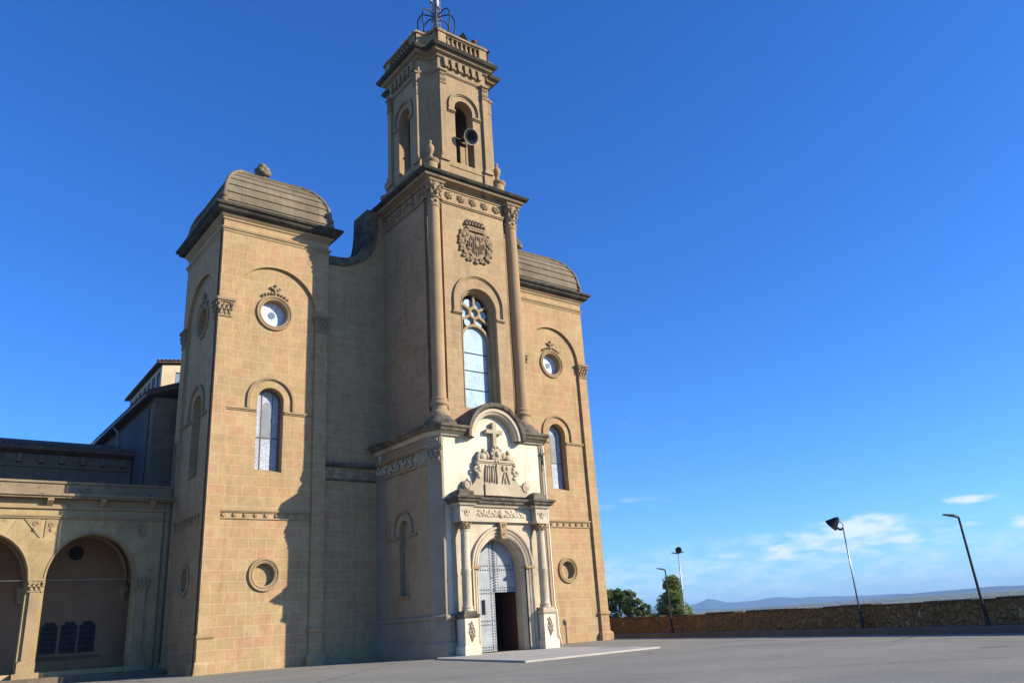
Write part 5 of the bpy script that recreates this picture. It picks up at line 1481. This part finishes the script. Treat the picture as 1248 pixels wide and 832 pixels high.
fl = thing('floodlight_pole', 'thin grey pole with round floodlight standing beyond the parapet by the pine', 'floodlight', (33, 8.2, -.5))
def at(px_, py, dist):
    d = CF + CR * ((px_ - 624) / 974.98) - CU * ((py - 416) / 974.98); return Vector((-28.756, -45.282, 1.5)) + d * dist
b = at(836, 758, 69); tp = at(826.5, 674, 69)
fl.location = b - Vector((0, 0, 1.5))
m = MB(); tube(m, [b - Vector((-.1, .05, 3)), b, tp], .065, 8, .045); m.build('pole', M_GALV, fl, smooth=True)
m = MB(); k = tp + Vector((0, 0, .25)); ell(m, tuple(k), .22, .26, .22); tube(m, [k + Vector((-.05, -.08, .05)), k + Vector((-.2, -.26, .0))], .2, 12, .28); m.build('lamp_head', M_IRON, fl, auto=.7)
m = MB(); tube(m, [tp + Vector((.4, -.3, .1)), tp + Vector((-.1, .05, 0)), tp + Vector((-.45, .35, .1))], .05, 6); m.build('bracket', M_GALV, fl)

led_lamp((3.84, -40.25, .29), (0, 0), 3.4, 'nearer short street lamp just past the right edge, casting the small shadow on the asphalt', left_dir)
# ================================================================== TREES
def tree(name, lab, cat, base, h, crown, leaves, mat, ls, conifer=False, seed=1, grp=None):
    t = thing(name, lab, cat, tuple(base), grp); rnd = random.Random(seed); base = Vector(base)
    m = MB(); tube(m, [base - Vector((0, 0, .5)), base + Vector((.1, 0, h * .4)), base + Vector((0, .1, h * .9))], h * .035, 8, h * .01)
    for i in range(16):
        a = i * 2.4; z = h * (.3 + .035 * i); L = crown * ((.45 if conifer else .7) - .02 * i)
        p0 = base + Vector((0, 0, z)); tube(m, [p0, p0 + Vector((math.cos(a) * L * .5, math.sin(a) * L * .5, L * .15)), p0 + Vector((math.cos(a) * L, math.sin(a) * L, L * .45))], h * .012, 5, h * .004)
    m.build('trunk', M_BARK, t, smooth=True)
    # clumps of leaf faces
    cl = []
    n = 60
    for i in range(n):
        if conifer:
            zz = rnd.uniform(.22, 1.0); rr = crown * 1.1 * (1.04 - zz) ** .95 * rnd.uniform(.35, 1.0)
        else:
            zz = rnd.uniform(.28, 1.0); rr = crown * math.sqrt(max(.02, 1 - ((zz - .55) / .5) ** 2)) * rnd.uniform(.3, .95)
        a = rnd.uniform(0, 2 * PI); cl.append((base + Vector((math.cos(a) * rr, math.sin(a) * rr, zz * h * .96)), crown * rnd.uniform(.13, .27)))
    m = MB()
    for i in range(leaves):
        c, r = cl[rnd.randrange(n)]
        d = Vector((rnd.gauss(0, 1), rnd.gauss(0, 1), rnd.gauss(0, 1))).normalized() * (rnd.random() ** .4) * r; d.z *= .75
        p0 = c + d; a = Vector((rnd.gauss(0, 1), rnd.gauss(0, 1), rnd.gauss(0, .6))).normalized(); b = a.orthogonal().normalized()
        b = (b * math.cos(i) + a.cross(b) * math.sin(i)); s_ = ls * rnd.uniform(.6, 1.4)
        m.add([p0 - a * s_, p0 + b * s_ * .5, p0 + a * s_, p0 - b * s_ * .5], [(0, 1, 2, 3)])
    m.build('crown', mat, t)
    return t
def tb(px_, dist, zb): 
    p_ = at(px_, 760, dist); return Vector((p_.x, p_.y, zb))
tree('oak_tree', 'bushy dark green oak beyond the parapet, next to the church corner', 'tree', tb(757, 78, -1.5), 5.8, 2.1, 16000, M_LEAF1, .10, seed=3, grp='trees beyond the parapet')
tree('oak_tree', 'smaller round green oak between the church-side oak and the pine', 'tree', tb(780, 80, -1.5), 5.0, 1.5, 10000, M_LEAF1, .10, seed=9, grp='trees beyond the parapet')
tree('pine_tree', 'lighter green pointed pine behind the floodlight pole, tallest of the trees', 'tree', tb(825, 76, -1.8), 6.6, 3.0, 24000, M_LEAF2, .11, True, seed=14, grp='trees beyond the parapet')
tree('oak_tree', 'tiny low bush-like oak just left of the pine, barely above the parapet', 'tree', tb(797, 84, -1.8), 3.6, .7, 2500, M_LEAF1, .10, seed=22, grp='trees beyond the parapet')

# ================================================================== HAZE
hz = MB(); hz.box(-13000, 16000, -9000, 19000, -60, 240)
M = bpy.data.materials.new('pale_air'); M.use_nodes = True; M.node_tree.nodes.clear()
v = M.node_tree.nodes.new('ShaderNodeVolumePrincipled'); v.inputs['Color'].default_value = (.42, .70, 1.0, 1); v.inputs['Density'].default_value = .00009; v.inputs['Anisotropy'].default_value = 0.0
oo = M.node_tree.nodes.new('ShaderNodeOutputMaterial'); M.node_tree.links.new(v.outputs[0], oo.inputs['Volume'])
h_ = hz.build('haze', M); h_['kind'] = 'stuff'
